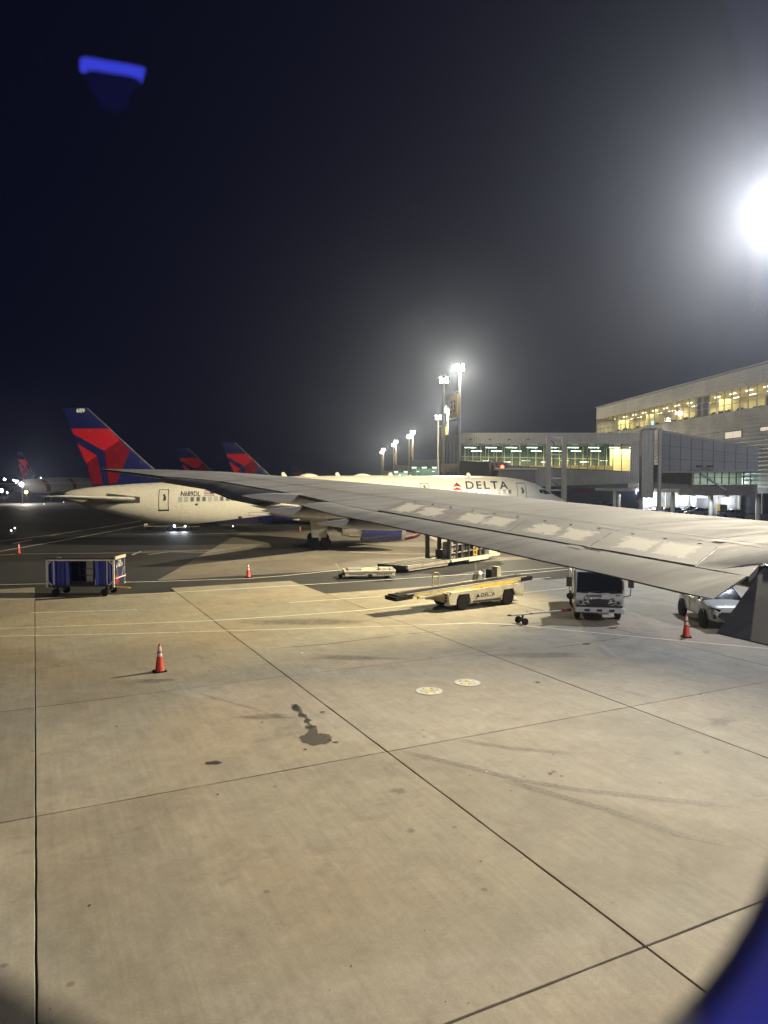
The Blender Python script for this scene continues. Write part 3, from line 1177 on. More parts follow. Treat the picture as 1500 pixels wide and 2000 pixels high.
MB().rings(rs, cap=False).build("shade_rim", RIMM, own, smooth=True)  # dark ring added so the reveal's outer edge reads as shade
PANE = NT("window_pane")
_t = PANE.n("BsdfTransparent")
_t.inputs[0].default_value = (1, 1, 1, 1)
PANE.l(_t.outputs[0], PANE.out.inputs[0])
ring_ = rrect(wf_, wzc, 0.1495, 0.2203, 0.112)
CUT = 0.06
low_ = [(F, z) for F, z in ring_ if z <= CUT]
i_ = next(k for k in range(len(ring_)) if ring_[k][1] <= CUT)
f_hi, f_lo = wf_ + 0.1495, wf_ - 0.1495
lower = [(f_lo, CUT)] + [p_ for p_ in ring_ if p_[1] < CUT] + [(f_hi, CUT)]
upper = [(f_hi, CUT)] + [p_ for p_ in ring_ if p_[1] > CUT] + [(f_lo, CUT)]
pane = MB().poly([lf(D0 + 0.02, F, EYE + z) for F, z in lower]).build("window_pane", PANE.m, own)
REFL = NT("window_pane_reflecting")
_t = REFL.n("BsdfTransparent")
_g = REFL.n("BsdfGlossy")
_g.inputs["Roughness"].default_value = 0.0
_m = REFL.n("MixShader")
_m.inputs[0].default_value = 0.05
REFL.l(_t.outputs[0], _m.inputs[1])
REFL.l(_g.outputs[0], _m.inputs[2])
REFL.l(_m.outputs[0], REFL.out.inputs[0])
MB().poly([lf(D0 + 0.02, F, EYE + z) for F, z in upper]).build("window_pane", REFL.m, own)

# ================================================================== PARKED AIRLINER (and its copies down the row)
FUS = [(0, 3.80, 3.84, 0.03), (0.25, 3.45, 4.15, 0.38), (0.8, 3.12, 4.45, 0.72), (1.6, 2.85, 4.85, 1.05), (2.4, 2.7, 5.35, 1.3), (3.3, 2.6, 5.85, 1.52), (4.6, 2.5, 6.22, 1.72), (6.2, 2.48, 6.45, 1.84), (8.5, 2.45, 6.55, 1.88), (14, 2.42, 6.58, 1.88), (20, 2.25, 6.60, 1.88), (26, 2.06, 6.52, 1.88), (31, 1.94, 6.36, 1.88), (34, 1.91, 6.22, 1.86), (36, 1.93, 6.10, 1.80), (37.5, 2.02, 6.0, 1.72), (39, 2.18, 5.92, 1.58), (41.4, 2.70, 5.78, 1.28), (43.5, 3.28, 5.62, 0.95), (45.3, 3.85, 5.42, 0.6), (46.5, 4.32, 5.18, 0.33), (47.0, 4.62, 4.95, 0.12)]


def fus(s):
    s = min(max(s, 0), 47.0)
    for a, b in zip(FUS[:-1], FUS[1:]):
        if s <= b[0]:
            t = (s - a[0]) / (b[0] - a[0])
            return tuple(a[i] + (b[i] - a[i]) * t for i in (1, 2, 3))
    return FUS[-1][1:]


def skin(s, z, off=0.0):
    zb, zt, w = fus(s)
    zc, hh = (zb + zt) / 2, (zt - zb) / 2
    q = max(-0.999, min(0.999, (z - zc) / hh))
    return (s, w * math.sqrt(1 - q * q) + off, z)


def onto_skin(me, s0, z0, mirror=-1, off=0.012):
    """bend a flat mesh (x right in the picture, y up) on the flank; x grows towards the nose"""
    bm = bmesh.new()
    bm.from_mesh(me)
    ys = [v.co.y for v in bm.verts]
    for k in range(1, 5):
        y = min(ys) + (max(ys) - min(ys)) * k / 5
        bmesh.ops.bisect_plane(bm, geom=bm.verts[:] + bm.edges[:] + bm.faces[:], plane_co=(0, y, 0), plane_no=(0, 1, 0))
    bm.to_mesh(me)
    bm.free()
    for v in me.vertices:
        v.co = skin(s0 - v.co.x, z0 + v.co.y, off)
    return me


def add_mesh(name, me, mat, parent):
    me.materials.clear()
    me.materials.append(mat)
    o = bpy.data.objects.new(name, me)
    COL.objects.link(o)
    o.parent = parent
    return o


def flank_patch(name, pts, mat, parent, off=0.01, n=5):
    """patch on the flank from (s, z) corners given in order s0z0, s1z0, s1z1, s0z1"""
    (a, b, c, d) = pts
    vs, fs = [], []
    for i in range(n + 1):
        for j in range(n + 1):
            u, v = i / n, j / n
            s = (a[0] * (1 - u) + b[0] * u) * (1 - v) + (d[0] * (1 - u) + c[0] * u) * v
            z = (a[1] * (1 - u) + b[1] * u) * (1 - v) + (d[1] * (1 - u) + c[1] * u) * v
            vs.append(skin(s, z, off))
    for i in range(n):
        for j in range(n):
            k = i * (n + 1) + j
            fs.append((k, k + n + 1, k + n + 2, k + 1))
    return MB().add(vs, fs).build(name, mat, parent, smooth=True)


def flank_frame(name, s0, s1, z0, z1, w, mat, parent, off=0.012):
    m = MB()
    for a, b, c, d in (((s0, z0), (s1, z0), (s1, z0 + w), (s0, z0 + w)), ((s0, z1 - w), (s1, z1 - w), (s1, z1), (s0, z1)), ((s0, z0), (s0 + w, z0), (s0 + w, z1), (s0, z1)), ((s1 - w, z0), (s1, z0), (s1, z1), (s1 - w, z1))):
        n = 6
        vs, fs = [], []
        for i in range(n + 1):
            for j in range(2):
                u, v = (j, i / n)
                s = (a[0] * (1 - u) + b[0] * u) * (1 - v) + (d[0] * (1 - u) + c[0] * u) * v
                z = (a[1] * (1 - u) + b[1] * u) * (1 - v) + (d[1] * (1 - u) + c[1] * u) * v
                vs.append(skin(s, z, off))
        for i in range(n):
            fs.append((2 * i, 2 * i + 1, 2 * i + 3, 2 * i + 2))
        m.add(vs, fs)
    return m.build(name, mat, parent)


def foil(sections, name, mat, parent):
    """lifting surface: sections (le point, te point, thickness, up vector)"""
    rs = []
    for le, te, th, up in sections:
        le, te, up = Vector(le), Vector(te), Vector(up)
        ring = []
        for u, v in ((0, 0), (0.04, 0.32), (0.15, 0.46), (0.35, 0.5), (0.65, 0.33), (1, 0.01), (1, -0.01), (0.65, -0.22), (0.35, -0.42), (0.15, -0.4), (0.04, -0.26)):
            ring.append(le + (te - le) * u + up * (v * th))
        rs.append(ring)
    return MB().rings(rs).build(name, mat, parent, smooth=True)


def fin_half(s, z):
    """half thickness of the fin"""
    return 0.16 * (1 - (z - 5.5) / 11.0)


FIN_LE = [(33.8, 6.28), (36.2, 6.30), (37.6, 6.45), (38.6, 6.75), (39.6, 7.6), (44.84, 12.62)]


TAILGREY = paint("tailplane_grey", (0.52, 0.51, 0.47), 0.4, dirt=0.25, scale=0.7)


def make_airliner(label, loc, rz, scale, detail=True, group=None):
    t = thing("parked_airliner", label, "airplane", loc, rz, group, scale)
    # fuselage
    rs = []
    ss = []
    for a, b in zip(FUS[:-1], FUS[1:]):
        k = 2 if b[0] < 7 or b[0] > 36 else 4
        ss += [a[0] + (b[0] - a[0]) * i / k for i in range(k)]
    ss.append(47.0)
    for s in ss:
        zb, zt, w = fus(s)
        zc, hh = (zb + zt) / 2, (zt - zb) / 2
        rs.append([(s, w * math.cos(a), zc + hh * math.sin(a)) for a in [2 * math.pi * q / 40 for q in range(40)]])
    body = MB().rings(rs).build("fuselage", WHITE, t, smooth='all')
    # dark belly
    rs = []
    for i in range(60):
        s = 4.0 + 32.4 * i / 59
        zb, zt, w = fus(s)
        zc, hh = (zb + zt) / 2, (zt - zb) / 2
        top = 3.0 if s < 28 else 3.0 - 0.98 * ((s - 28) / 8.4) ** 1.1
        top = max(top, zb + 0.01)
        qa = math.asin(max(-1, min(0, (top - zc) / hh)))
        rs.append([(s, (w + 0.012) * math.cos(qa + (-math.pi - 2 * qa) * k / 18), zc + (hh + 0.012) * math.sin(qa + (-math.pi - 2 * qa) * k / 18)) for k in range(19)])
    MB().rings(rs, cap=False, close=False).build("belly_paint", NAVY, t, smooth='all')
    # wing-to-body fairing
    rs = []
    for i in range(17):
        u = i / 16
        k = math.sin(math.pi * u) ** 0.55
        s = 13.5 + 15.5 * u
        rs.append([(s, (1.0 + 1.15 * k) * math.cos(a), 2.75 + (0.35 + 0.55 * k) * math.sin(a)) for a in [2 * math.pi * q / 24 for q in range(24)]])
    MB().rings(rs).build("belly_fairing", NAVY, t, smooth='all')
    # fin
    sec = []
    for z in (5.45, 5.9, 6.4, 6.75, 7.6, 9.0, 10.76, 12.0, 12.5, 12.62):
        if z >= 7.6:
            le = 39.6 + (z - 7.6) * (44.84 - 39.6) / (12.62 - 7.6)
        elif z >= 6.75:
            le = 38.6 + (z - 6.75) / 0.85
        elif z >= 6.4:
            le = 37.2 + (z - 6.4) / 0.35 * 1.4
        else:
            le = 36.9
        te = 44.3 + (z - 5.2) * (46.97 - 44.3) / 7.4
        sec.append(((le, 0, z), (te, 0, z), fin_half(0, z) * 2 * (0.4 if z > 12.6 else 1), (0, 1, 0)))
    fin = foil(sec, "tail_fin", NAVY, t)
    # bright leading edge
    MB().tube([(x - 0.01, 0, z) for x, z in FIN_LE[1:]], 0.055, 6).build("leading_edge", METAL, fin)
    # livery shapes lie just proud of both faces of the fin

    def fy(s, z):
        le = 39.6 + (z - 7.6) * (44.84 - 39.6) / (12.62 - 7.6) if z >= 7.6 else 38.6 + (z - 6.75) / 0.85 if z > 6.75 else 37.5
        te = 44.3 + (z - 5.2) * (46.97 - 44.3) / 7.4
        u = max(0.0, min(1.0, (s - le) / (te - le)))
        prof = [(0, 0), (0.04, 0.32), (0.15, 0.46), (0.35, 0.5), (0.65, 0.33), (1, 0.01)]
        return lerp_tab(prof, u) * fin_half(0, z) * 2 + 0.025

    shapes = [(RED, [(46.24, 10.76), (42.98, 10.78), (41.99, 9.74), (43.38, 8.78), (46.03, 10.25)]),
              (DRED, [(43.38, 8.78), (41.99, 9.74), (41.12, 8.82), (42.26, 5.98), (42.40, 5.86), (43.04, 5.80), (43.3, 8.35)]),
              (RED, [(45.74, 9.44), (44.01, 8.34), (44.97, 7.65)]),
              (DRED, [(44.97, 7.65), (43.99, 8.27), (43.55, 5.75), (44.40, 5.70)])]
    for mat, pl in shapes:
        for sgn in (1, -1) if detail else (1,):
            bm = bmesh.new()
            f = bm.faces.new([bm.verts.new((x, 0, z)) for x, z in pl])
            zs = [z for _, z in pl]
            for k in range(1, 9):
                z = min(zs) + (max(zs) - min(zs)) * k / 9
                bmesh.ops.bisect_plane(bm, geom=bm.verts[:] + bm.edges[:] + bm.faces[:], plane_co=(0, 0, z), plane_no=(0, 0, 1))
            for u_ in (0.04, 0.15, 0.35, 0.65):
                pa = Vector((39.6 + u_ * (45.166 - 39.6), 0, 7.6))
                pb = Vector((44.84 + u_ * (46.977 - 44.84), 0, 12.62))
                dd_ = pb - pa
                bmesh.ops.bisect_plane(bm, geom=bm.verts[:] + bm.edges[:] + bm.faces[:], plane_co=pa, plane_no=(dd_.z, 0, -dd_.x))
            for v in bm.verts:
                v.co.y = sgn * fy(v.co.x, v.co.z)
            me = bpy.data.meshes.new("livery_panel")
            bm.to_mesh(me)
            bm.free()
            add_mesh("livery_panel", me, mat, fin)
    # tailplanes
    for sg in (1, -1):
        foil([((39.6, 0.5 * sg, 4.42), (44.6, 0.5 * sg, 4.32), 0.5, (0, 0, 1)), ((40.3, 1.3 * sg, 4.45), (44.8, 1.3 * sg, 4.36), 0.46, (0, 0, 1)), ((44.3, 7.0 * sg, 4.78), (46.1, 7.0 * sg, 4.74), 0.2, (0, 0, 1)), ((45.0, 7.55 * sg, 4.80), (46.3, 7.55 * sg, 4.78), 0.08, (0, 0, 1))], "tailplane", TAILGREY, t)
    # wings
    for sg in (1, -1):
        foil([((14.5, 1.2 * sg, 2.75), (25.2, 1.2 * sg, 2.75), 1.0, (0, 0, 1)), ((16.8, 4.0 * sg, 3.02), (25.3, 4.0 * sg, 2.95), 0.85, (0, 0, 1)), ((18.9, 7.2 * sg, 3.3), (25.3, 7.2 * sg, 3.22), 0.62, (0, 0, 1)), ((24.0, 15.0 * sg, 3.98), (28.0, 15.0 * sg, 3.93), 0.34, (0, 0, 1)), ((26.8, 18.9 * sg, 4.35), (29.0, 18.9 * sg, 4.32), 0.14, (0, 0, 1))], "wing", WINGGREY, t)
        # engine
        e = MB().lathe([(0.86, 16.9), (1.0, 16.95), (1.08, 17.15), (1.14, 17.9), (1.14, 19.2), (1.06, 20.6), (1.02, 20.62), (0.9, 20.5)], 30, axis='x', c=(0, 6.5 * sg, 1.95)).build("engine", NAVY, t, smooth=True)
        MB().lathe([(1.0, 16.88), (1.06, 17.0), (1.1, 17.22), (0.86, 17.2), (0.84, 16.95)], 30, axis='x', c=(0, 6.5 * sg, 1.95)).build("inlet_lip", METAL, e, smooth=True)
        MB().lathe([(0.82, 17.3), (0.2, 17.32), (0.0, 17.0)], 24, axis='x', c=(0, 6.5 * sg, 1.95)).build("fan", DARKMETAL, e)
        MB().lathe([(0.80, 20.3), (0.76, 21.2), (0.62, 22.2), (0.5, 22.25), (0.45, 22.0)], 24, axis='x', c=(0, 6.5 * sg, 2.0)).build("exhaust_nozzle", METAL, e, smooth=True)
        MB().lathe([(0.4, 22.0), (0.3, 22.5), (0.0, 22.9)], 16, axis='x', c=(0, 6.5 * sg, 2.0)).build("exhaust_cone", DARKMETAL, e, smooth=True)
        MB().prism([(17.6, 2.9), (18.4, 3.3), (22.5, 3.2), (23.4, 2.95), (21.5, 2.5), (20.6, 2.6), (19, 2.85)], 6.32 * sg, 6.68 * sg).build("pylon", WINGGREY, e, bevel=0.05)
        # flap track fairings
        for y_, s_, z_ in ((3.6, 25.2, 2.62), (9.6, 25.6, 3.15), (13.4, 27.0, 3.55)):
            rs = []
            for u, k in ((0, 0.05), (0.12, 0.5), (0.35, 0.95), (0.6, 1), (0.85, 0.6), (1, 0.08)):
                rs.append([(s_ - 3.2 + 4.4 * u, y_ * sg + 0.22 * k * math.cos(a), z_ + 0.24 * k * math.sin(a)) for a in [2 * math.pi * q / 10 for q in range(10)]])
            MB().rings(rs).build("flap_track_fairing", WINGGREY, t, smooth=True)
        # main gear
        MB().cyl((24.1, 3.66 * sg, 0.55), (24.0, 3.5 * sg, 2.7), 0.16, 0.18, 12).build("gear_strut", METAL, t, smooth=True)
        MB().prism([(23.45, 1.05), (24.75, 1.05), (24.95, 2.75), (23.3, 2.75)], 3.95 * sg, 4.03 * sg).build("gear_door", WHITE, t, bevel=0.02)
        MB().bar((23.5, 3.66 * sg, 0.52), (24.7, 3.66 * sg, 0.52), 0.16).build("bogie_beam", DARKMETAL, t)
        for ds in (-0.57, 0.57):
            for dy in (-0.42, 0.42):
                MB().lathe([(0.28, -0.17), (0.44, -0.18), (0.51, -0.11), (0.51, 0.11), (0.44, 0.18), (0.28, 0.17)], 22, axis='y', c=(24.1 + ds, 3.66 * sg + dy, 0.51)).build("tyre", BLACK, t, smooth=True)
                MB().lathe([(0.0, -0.12), (0.27, -0.15), (0.27, 0.15), (0.0, 0.12)], 14, axis='y', c=(24.1 + ds, 3.66 * sg + dy, 0.51)).build("wheel_hub", GALV, t)
    # nose gear
    MB().cyl((5.9, 0, 0.4), (5.8, 0, 2.6), 0.1, 0.12, 10).build("gear_strut", METAL, t, smooth=True)
    for dy in (-0.25, 0.25):
        MB().lathe([(0.2, -0.11), (0.34, -0.12), (0.4, -0.07), (0.4, 0.07), (0.34, 0.12), (0.2, 0.11)], 18, axis='y', c=(5.9, dy, 0.4)).build("tyre", BLACK, t, smooth=True)
    if not detail:
        return t
    # cabin windows
    def zwin(s):
        return 5.08 - (s - 6.0) * 0.0226
    PLASTIC = paint("window_shade", (0.42, 0.43, 0.42), 0.35, dirt=0.2)
    DARKWIN = paint("window_dark", (0.14, 0.15, 0.16), 0.1, dirt=0.1, coat=1.0)
    spots = [6.25 + 0.52 * k for k in range(60)]
    for k, s in enumerate(spots):
        if 14.0 < s < 14.9 or s > 36.6 or 24.0 < s < 24.6:
            continue
        z = zwin(s)
        w = flank_patch("window", [(s - 0.13, z - 0.18), (s + 0.13, z - 0.18), (s + 0.13, z + 0.18), (s - 0.13, z + 0.18)], (DARKWIN, PLASTIC, DARKWIN, DARKWIN, PLASTIC)[(k * 7) % 5], t, 0.010, 2)
        flank_frame("window_frame", s - 0.17, s + 0.17, z - 0.22, z + 0.22, 0.045, GALV, w, 0.013)
    # doors
    for s0, s1, z0, z1 in ((37.45, 38.35, 3.45, 5.30), (4.60, 5.50, 4.05, 5.90), (13.95, 14.75, 4.25, 5.88)):
        d = flank_frame("door", s0, s1, z0, z1, 0.055, DARKMETAL, t)
        flank_patch("door_handle", [(s0 + 0.25, z0 + 0.85), (s0 + 0.5, z0 + 0.85), (s0 + 0.42, z0 + 1.2), (s0 + 0.22, z0 + 1.25)], DARKMETAL, d, 0.015, 2)
        flank_patch("door_window", [(s0 + 0.3, z0 + 1.22), (s0 + 0.48, z0 + 1.22), (s0 + 0.48, z0 + 1.42), (s0 + 0.3, z0 + 1.42)], DARKMETAL, d, 0.015, 2)
        flank_patch("door_sill", [(s0 - 0.02, z0 - 0.07), (s1 + 0.02, z0 - 0.07), (s1 + 0.02, z0 + 0.03), (s0 - 0.02, z0 + 0.03)], SEAM, d, 0.02, 2)
    # cockpit glazing
    for q in (((1.55, 4.86), (2.15, 4.83), (2.38, 5.22), (1.95, 5.05)), ((2.2, 4.83), (2.72, 4.84), (2.86, 5.28), (2.43, 5.23)), ((2.77, 4.85), (3.2, 4.98), (3.22, 5.24), (2.91, 5.29))):
        flank_patch("cockpit_window", list(q), VEHGLASS, t, 0.012, 3)
        for_m = [(a, -b, c) for a, b, c in (skin(s, z, 0.012) for s, z in q)]
        MB().poly(for_m).build("cockpit_window", VEHGLASS, t)
    # lettering on the flank
    me = text_mesh("DELTA", 1.02, 0.018, space=1.28)
    ws = max(v.co.x for v in me.vertices) - min(v.co.x for v in me.vertices)
    for v in me.vertices:
        v.co.x *= 4.05 / ws
    add_mesh("lettering", onto_skin(me, 10.48, 5.34), LETTER, t)
    me = text_mesh("N689DL", 0.62, 0.010)
    ws = max(v.co.x for v in me.vertices)
    for v in me.vertices:
        v.co.x *= 1.75 / ws
    add_mesh("registration", onto_skin(me, 36.42, 4.70), LETTER, t)
    # emblem: red triangle in two tones with a notch below
    for mat, tri in ((RED, [(0, 0.28), (0.41, 0.74), (0.41, 0.38)]), (DRED, [(0.41, 0.38), (0.41, 0.74), (0.82, 0.28)]), (RED, [(0.0, 0.0), (0.82, 0.0), (0.78, 0.08), (0.41, 0.27), (0.05, 0.10)])):
        me = bpy.data.meshes.new("emblem")
        me.from_pydata([(x, y, 0) for x, y in tri], [], [tuple(range(len(tri)))])
        add_mesh("emblem", onto_skin(me, 11.66, 5.22), mat, t)
    # flag
    FW, FH = 0.92, 0.46
    for k in range(7):
        me = bpy.data.meshes.new("flag_stripe")
        y0, y1 = FH * k / 7, FH * (k + 1) / 7
        me.from_pydata([(0, y0, 0), (FW, y0, 0), (FW, y1, 0), (0, y1, 0)], [], [(0, 1, 2, 3)])
        add_mesh("flag_stripe", onto_skin(me, 34.36, 4.76), DRED if k % 2 == 0 else LETTERW, t)
    me = bpy.data.meshes.new("flag_canton")
    me.from_pydata([(FW * 0.6, FH * 0.43, 0), (FW, FH * 0.43, 0), (FW, FH, 0), (FW * 0.6, FH, 0)], [], [(0, 1, 2, 3)])
    add_mesh("flag_canton", onto_skin(me, 34.36, 4.76, off=0.018), LETTER, t)
    lettering("fin_number", "689", 0.50, LETTERW, t, (45.75, fy(45.3, 12.2) + 0.02, 12.22), (-1, 0, 0), (0, 0, 1), 0.012)
    # outlets and hatches on the aft flank
    for s, z, r_ in ((31.2, 2.75, 0.16), (35.0, 3.95, 0.12), (29.6, 2.8, 0.07)):
        flank_patch("outlet", [(s - r_, z - r_ * 0.7), (s + r_, z - r_ * 0.7), (s + r_, z + r_ * 0.7), (s - r_, z + r_ * 0.7)], DARKMETAL, t, 0.015, 2)
    flank_frame("cargo_hatch", 28.6, 30.4, 2.9, 3.25, 0.025, DARKMETAL, t)
    flank_frame("cargo_hatch", 9.0, 10.6, 3.0, 4.2, 0.03, DARKMETAL, t)
    # root plate and jackscrew slot of the tailplane
    flank_patch("tailplane_slot", [(40.0, 4.1), (43.0, 3.95), (43.0, 4.95), (40.0, 4.62)], METAL, t, 0.008, 4)
    # antennas on the roof
    for s in (9.5, 17.0, 22.0, 27.0):
        MB().prism([(s, 6.5), (s + 0.5, 6.5), (s + 0.5, 6.85), (s + 0.25, 6.88)], -0.03, 0.03).build("antenna", WHITE, t)
    for s in (20.0, 25.0):
        rs = []
        for u in range(9):
            k = math.sin(math.pi * u / 8) ** 0.7 + 0.02
            rs.append([(s - 1 + 2 * u / 8, 0.45 * k * math.cos(a), 6.45 + 0.32 * k * math.sin(a)) for a in [2 * math.pi * q / 12 for q in range(12)]])
        MB().rings(rs).build("antenna_fairing", WHITE, t, smooth=True)
    return t


HDG = R(180 + 6.1)
main_plane = make_airliner("white twin-jet airliner with navy belly and red and navy tail parked beyond the wing", (18.9, 73.2, 0), HDG, 1.06)
skipset = {"window", "door", "cockpit_window", "lettering", "registration", "emblem", "flag_stripe", "flag_canton", "outlet", "cargo_hatch", "tailplane_slot", "antenna", "fin_number"}
for (px, Yt, lab, dz) in ((343, 140.0, "red and navy airliner tail, left one of the pair behind the wing", 0.0), (433, 122.0, "red and navy airliner tail, right one of the pair behind the wing", 0.0), (566, 300.0, "tiny far red airliner tail above the parked jet's roof", 0.0)):
    c_ = copy_tree(main_plane, None, skipset)
    c_["label"] = lab
    c_["group"] = "airliners parked down the row"
    tip = at(px, 900, Yt)
    n_ = Vector((math.cos(R(6.1)), math.sin(R(6.1)), 0))
    nose = Vector((tip.x, tip.y, 0)) + n_ * (46.97 * 1.06)
    c_.location = (nose.x, nose.y, 0)
    c_.rotation_euler = (0, 0, HDG)

# widebody with red bands, tail towards the camera
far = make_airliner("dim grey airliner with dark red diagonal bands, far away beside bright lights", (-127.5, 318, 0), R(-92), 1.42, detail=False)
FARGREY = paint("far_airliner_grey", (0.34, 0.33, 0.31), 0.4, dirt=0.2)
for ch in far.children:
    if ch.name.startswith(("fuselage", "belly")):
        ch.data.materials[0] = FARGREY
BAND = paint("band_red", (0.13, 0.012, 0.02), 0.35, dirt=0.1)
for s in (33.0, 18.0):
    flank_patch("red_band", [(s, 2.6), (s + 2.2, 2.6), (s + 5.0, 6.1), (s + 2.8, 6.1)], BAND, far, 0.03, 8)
for k in range(36):
    s = 8 + k * 0.75
    flank_patch("window", [(s, 4.75), (s + 0.35, 4.75), (s + 0.35, 5.05), (s, 5.05)], LETTERW, far, 0.035, 1)

# ================================================================== FLOODLIGHT MASTS
FLOODGRP = "gate floodlight masts along the concourse"


def mast(label, x, y, h, gap, sign=None, sign_z=None, face=-1.0, lit=4, glowm=LAMPW):
    """two slender poles with cross-rails, a gate board between them and a rack of floodlights on top"""
    t = thing("floodlight_mast", label, "light mast", (x, y, 0), 0.0, FLOODGRP)
    for dx, dy, hh in ((0, 0, h), (-gap[0], gap[1], h - 0.9)):
        MB().cyl((dx, dy, 0), (dx, dy, hh), 0.26, 0.17, 14).build("pole", POLE, t, smooth=True)
        MB().box(dx - 0.5, dx + 0.5, dy - 0.5, dy + 0.5, 0, 0.25).build("footing", CONCOLD, t)
        rack = MB().bar((dx - 0.62, dy, hh - 0.1), (dx + 0.62, dy, hh - 0.1), 0.12).build("lamp_rack", GALV, t)
        MB().bar((dx, dy, hh - 0.1), (dx, dy, hh + 0.7), 0.12).build("rack_post", GALV, rack)
        hh0 = hh
        for k in range(lit):
            lx = dx - 0.42 + 0.84 * (k % 2)
            hh = hh0 + (0.55 if k > 1 else 0.0)
            MB().add([(lx - 0.2, dy - 0.12, hh + 0.30), (lx + 0.2, dy - 0.12, hh + 0.30), (lx + 0.2, dy - 0.38, hh - 0.08), (lx - 0.2, dy - 0.38, hh - 0.08), (lx - 0.14, dy + 0.12, hh + 0.16), (lx + 0.14, dy + 0.12, hh + 0.16), (lx + 0.14, dy - 0.02, hh - 0.06), (lx - 0.14, dy - 0.02, hh - 0.06)],
                     [(4, 5, 1, 0), (5, 6, 2, 1), (6, 7, 3, 2), (7, 4, 0, 3), (7, 6, 5, 4), (0, 1, 2, 3)]).build("floodlight", GALV, rack)
            MB().poly([(lx - 0.18, dy - 0.135, hh + 0.275), (lx + 0.18, dy - 0.135, hh + 0.275), (lx + 0.18, dy - 0.385, hh - 0.06), (lx - 0.18, dy - 0.385, hh - 0.06)]).build("lamp_face", glowm, rack)
    for z in (sign_z + 2.0, sign_z - 2.0) if sign_z else (h * 0.6,):
        MB().bar((0, 0, z), (-gap[0], gap[1], z - 0.1), 0.12).build("cross_rail", GALV, t)
    if sign_z:
        a, b = Vector((-0.25, gap[1] * 0.08, sign_z)), Vector((-gap[0] * 0.62, gap[1] * 0.62, sign_z))
        d = (b - a)
        n = Vector((d.y, -d.x, 0)).normalized()
        if n.y > 0:
            n = -n
        vs = []
        for off in (0.06, -0.06):
            for p, z in ((a, -1.6), (b, -1.6), (b, 1.6), (a, 1.6)):
                q = p + n * off
                vs.append((q.x, q.y, sign_z + z))
        s = MB().add(vs, [(0, 1, 2, 3), (7, 6, 5, 4), (0, 4, 5, 1), (1, 5, 6, 2), (2, 6, 7, 3), (3, 7, 4, 0)]).build("gate_board", SIGNYEL, t)
        if sign:
            c = (a + b) / 2 + n * 0.08
            r = -d.normalized() if d.x < 0 else d.normalized()
            lettering("gate_number", sign, 2.4, SIGNBLK, s, (c.x, c.y, sign_z - 0.85), r, (0, 0, 1), 0.06, 'CENTER')
    return t


WARM = (1.0, 0.87, 0.60)
WARM2 = (1.0, 0.86, 0.55)
mast("tall twin-pole floodlight mast with yellow 33 board, brightest in view", 10.6, 100, 22.1, (1.75, 6.0), "33", 17.3)
mast("twin-pole floodlight mast half hidden behind the mast with the 33 board", 13.6, 152, 21.6, (1.6, 6.0), "", 17.0)
mast("farther twin-pole mast with yellow board, first beyond the concourse end", 8.9, 220, 22.0, (0.9, 6.5), "", 16.5)
mast("twin-pole mast with yellow board, second beyond the concourse end", 4.5, 267, 22.0, (0.8, 6.5), "", 16.5)
mast("most distant twin-pole mast in the row, lowest in view", -0.2, 326, 22.0, (0.8, 6.5), "", 16.5)
LX, LY, LZ = 23.2, 42.0, 21.6
mast("floodlight mast just outside the picture beside the terminal", LX, LY + 0.3, LZ, (-4.5, 3.0), None, None)

mast("floodlight mast added out of view beside the own aircraft to fill the shade", 40.5, -3.5, LZ, (-4.5, 3.0), None, None)
lamp("floodlight_beam", 'SPOT', (40.1, -3.3, LZ), 50000, (0.97, 0.95, 1.0), (10, 45, 0), 120, 1.0, 0.5)  # fill lamp of the added mast, lifts shade on truck front and wing
# near mast: one bank on the apron and wing, one on the parked jet
FL1 = lamp("floodlight_beam", 'SPOT', (LX - 0.3, LY - 0.6, LZ), 165000, (1.0, 0.86, 0.60), (LX - 37.3, LY - 46.6, LZ - 17.5), 56, 1.0, 0.35)
FL4 = lamp("floodlight_beam", 'SPOT', (LX - 0.4, LY - 0.5, LZ), 120000, (1.0, 0.82, 0.40), (-4, 35, 0), 42, 1.0, 0.35)
FL2 = lamp("floodlight_beam", 'SPOT', (LX - 0.5, LY - 0.3, LZ), 205000, (1.0, 0.845, 0.52), (-14, 66, 3), 80, 1.0, 0.35)
FL3 = lamp("floodlight_beam", 'POINT', (LX, LY - 0.6, LZ + 0.1), 24000, (0.80, 0.88, 1.0), None, radius=0.35)
lamp("floodlight_beam", 'SPOT', (10.5, 99.4, 22.1), 46000, WARM2, (-14, 50, 0), 110, 1.0, 0.3)
lamp("floodlight_beam", 'SPOT', (10.2, 99.5, 22.2), 62000, WARM, (-34, 130, 9), 46, 1.0, 0.3)
lamp("floodlight_beam", 'POINT', (10.5, 99.3, 22.3), 5000, WARM, None, radius=0.3)
lamp("floodlight_beam", 'POINT', (13.4, 151.3, 21.8), 24000, WARM, None, radius=0.3)
for x, y in ((8.8, 219.3), (4.4, 266.3), (-0.3, 325.3)):
    lamp("floodlight_beam", 'POINT', (x, y, 22.2), 14000, WARM2, None, radius=0.3)

# ================================================================== CONCOURSE
RIBS = 0.3


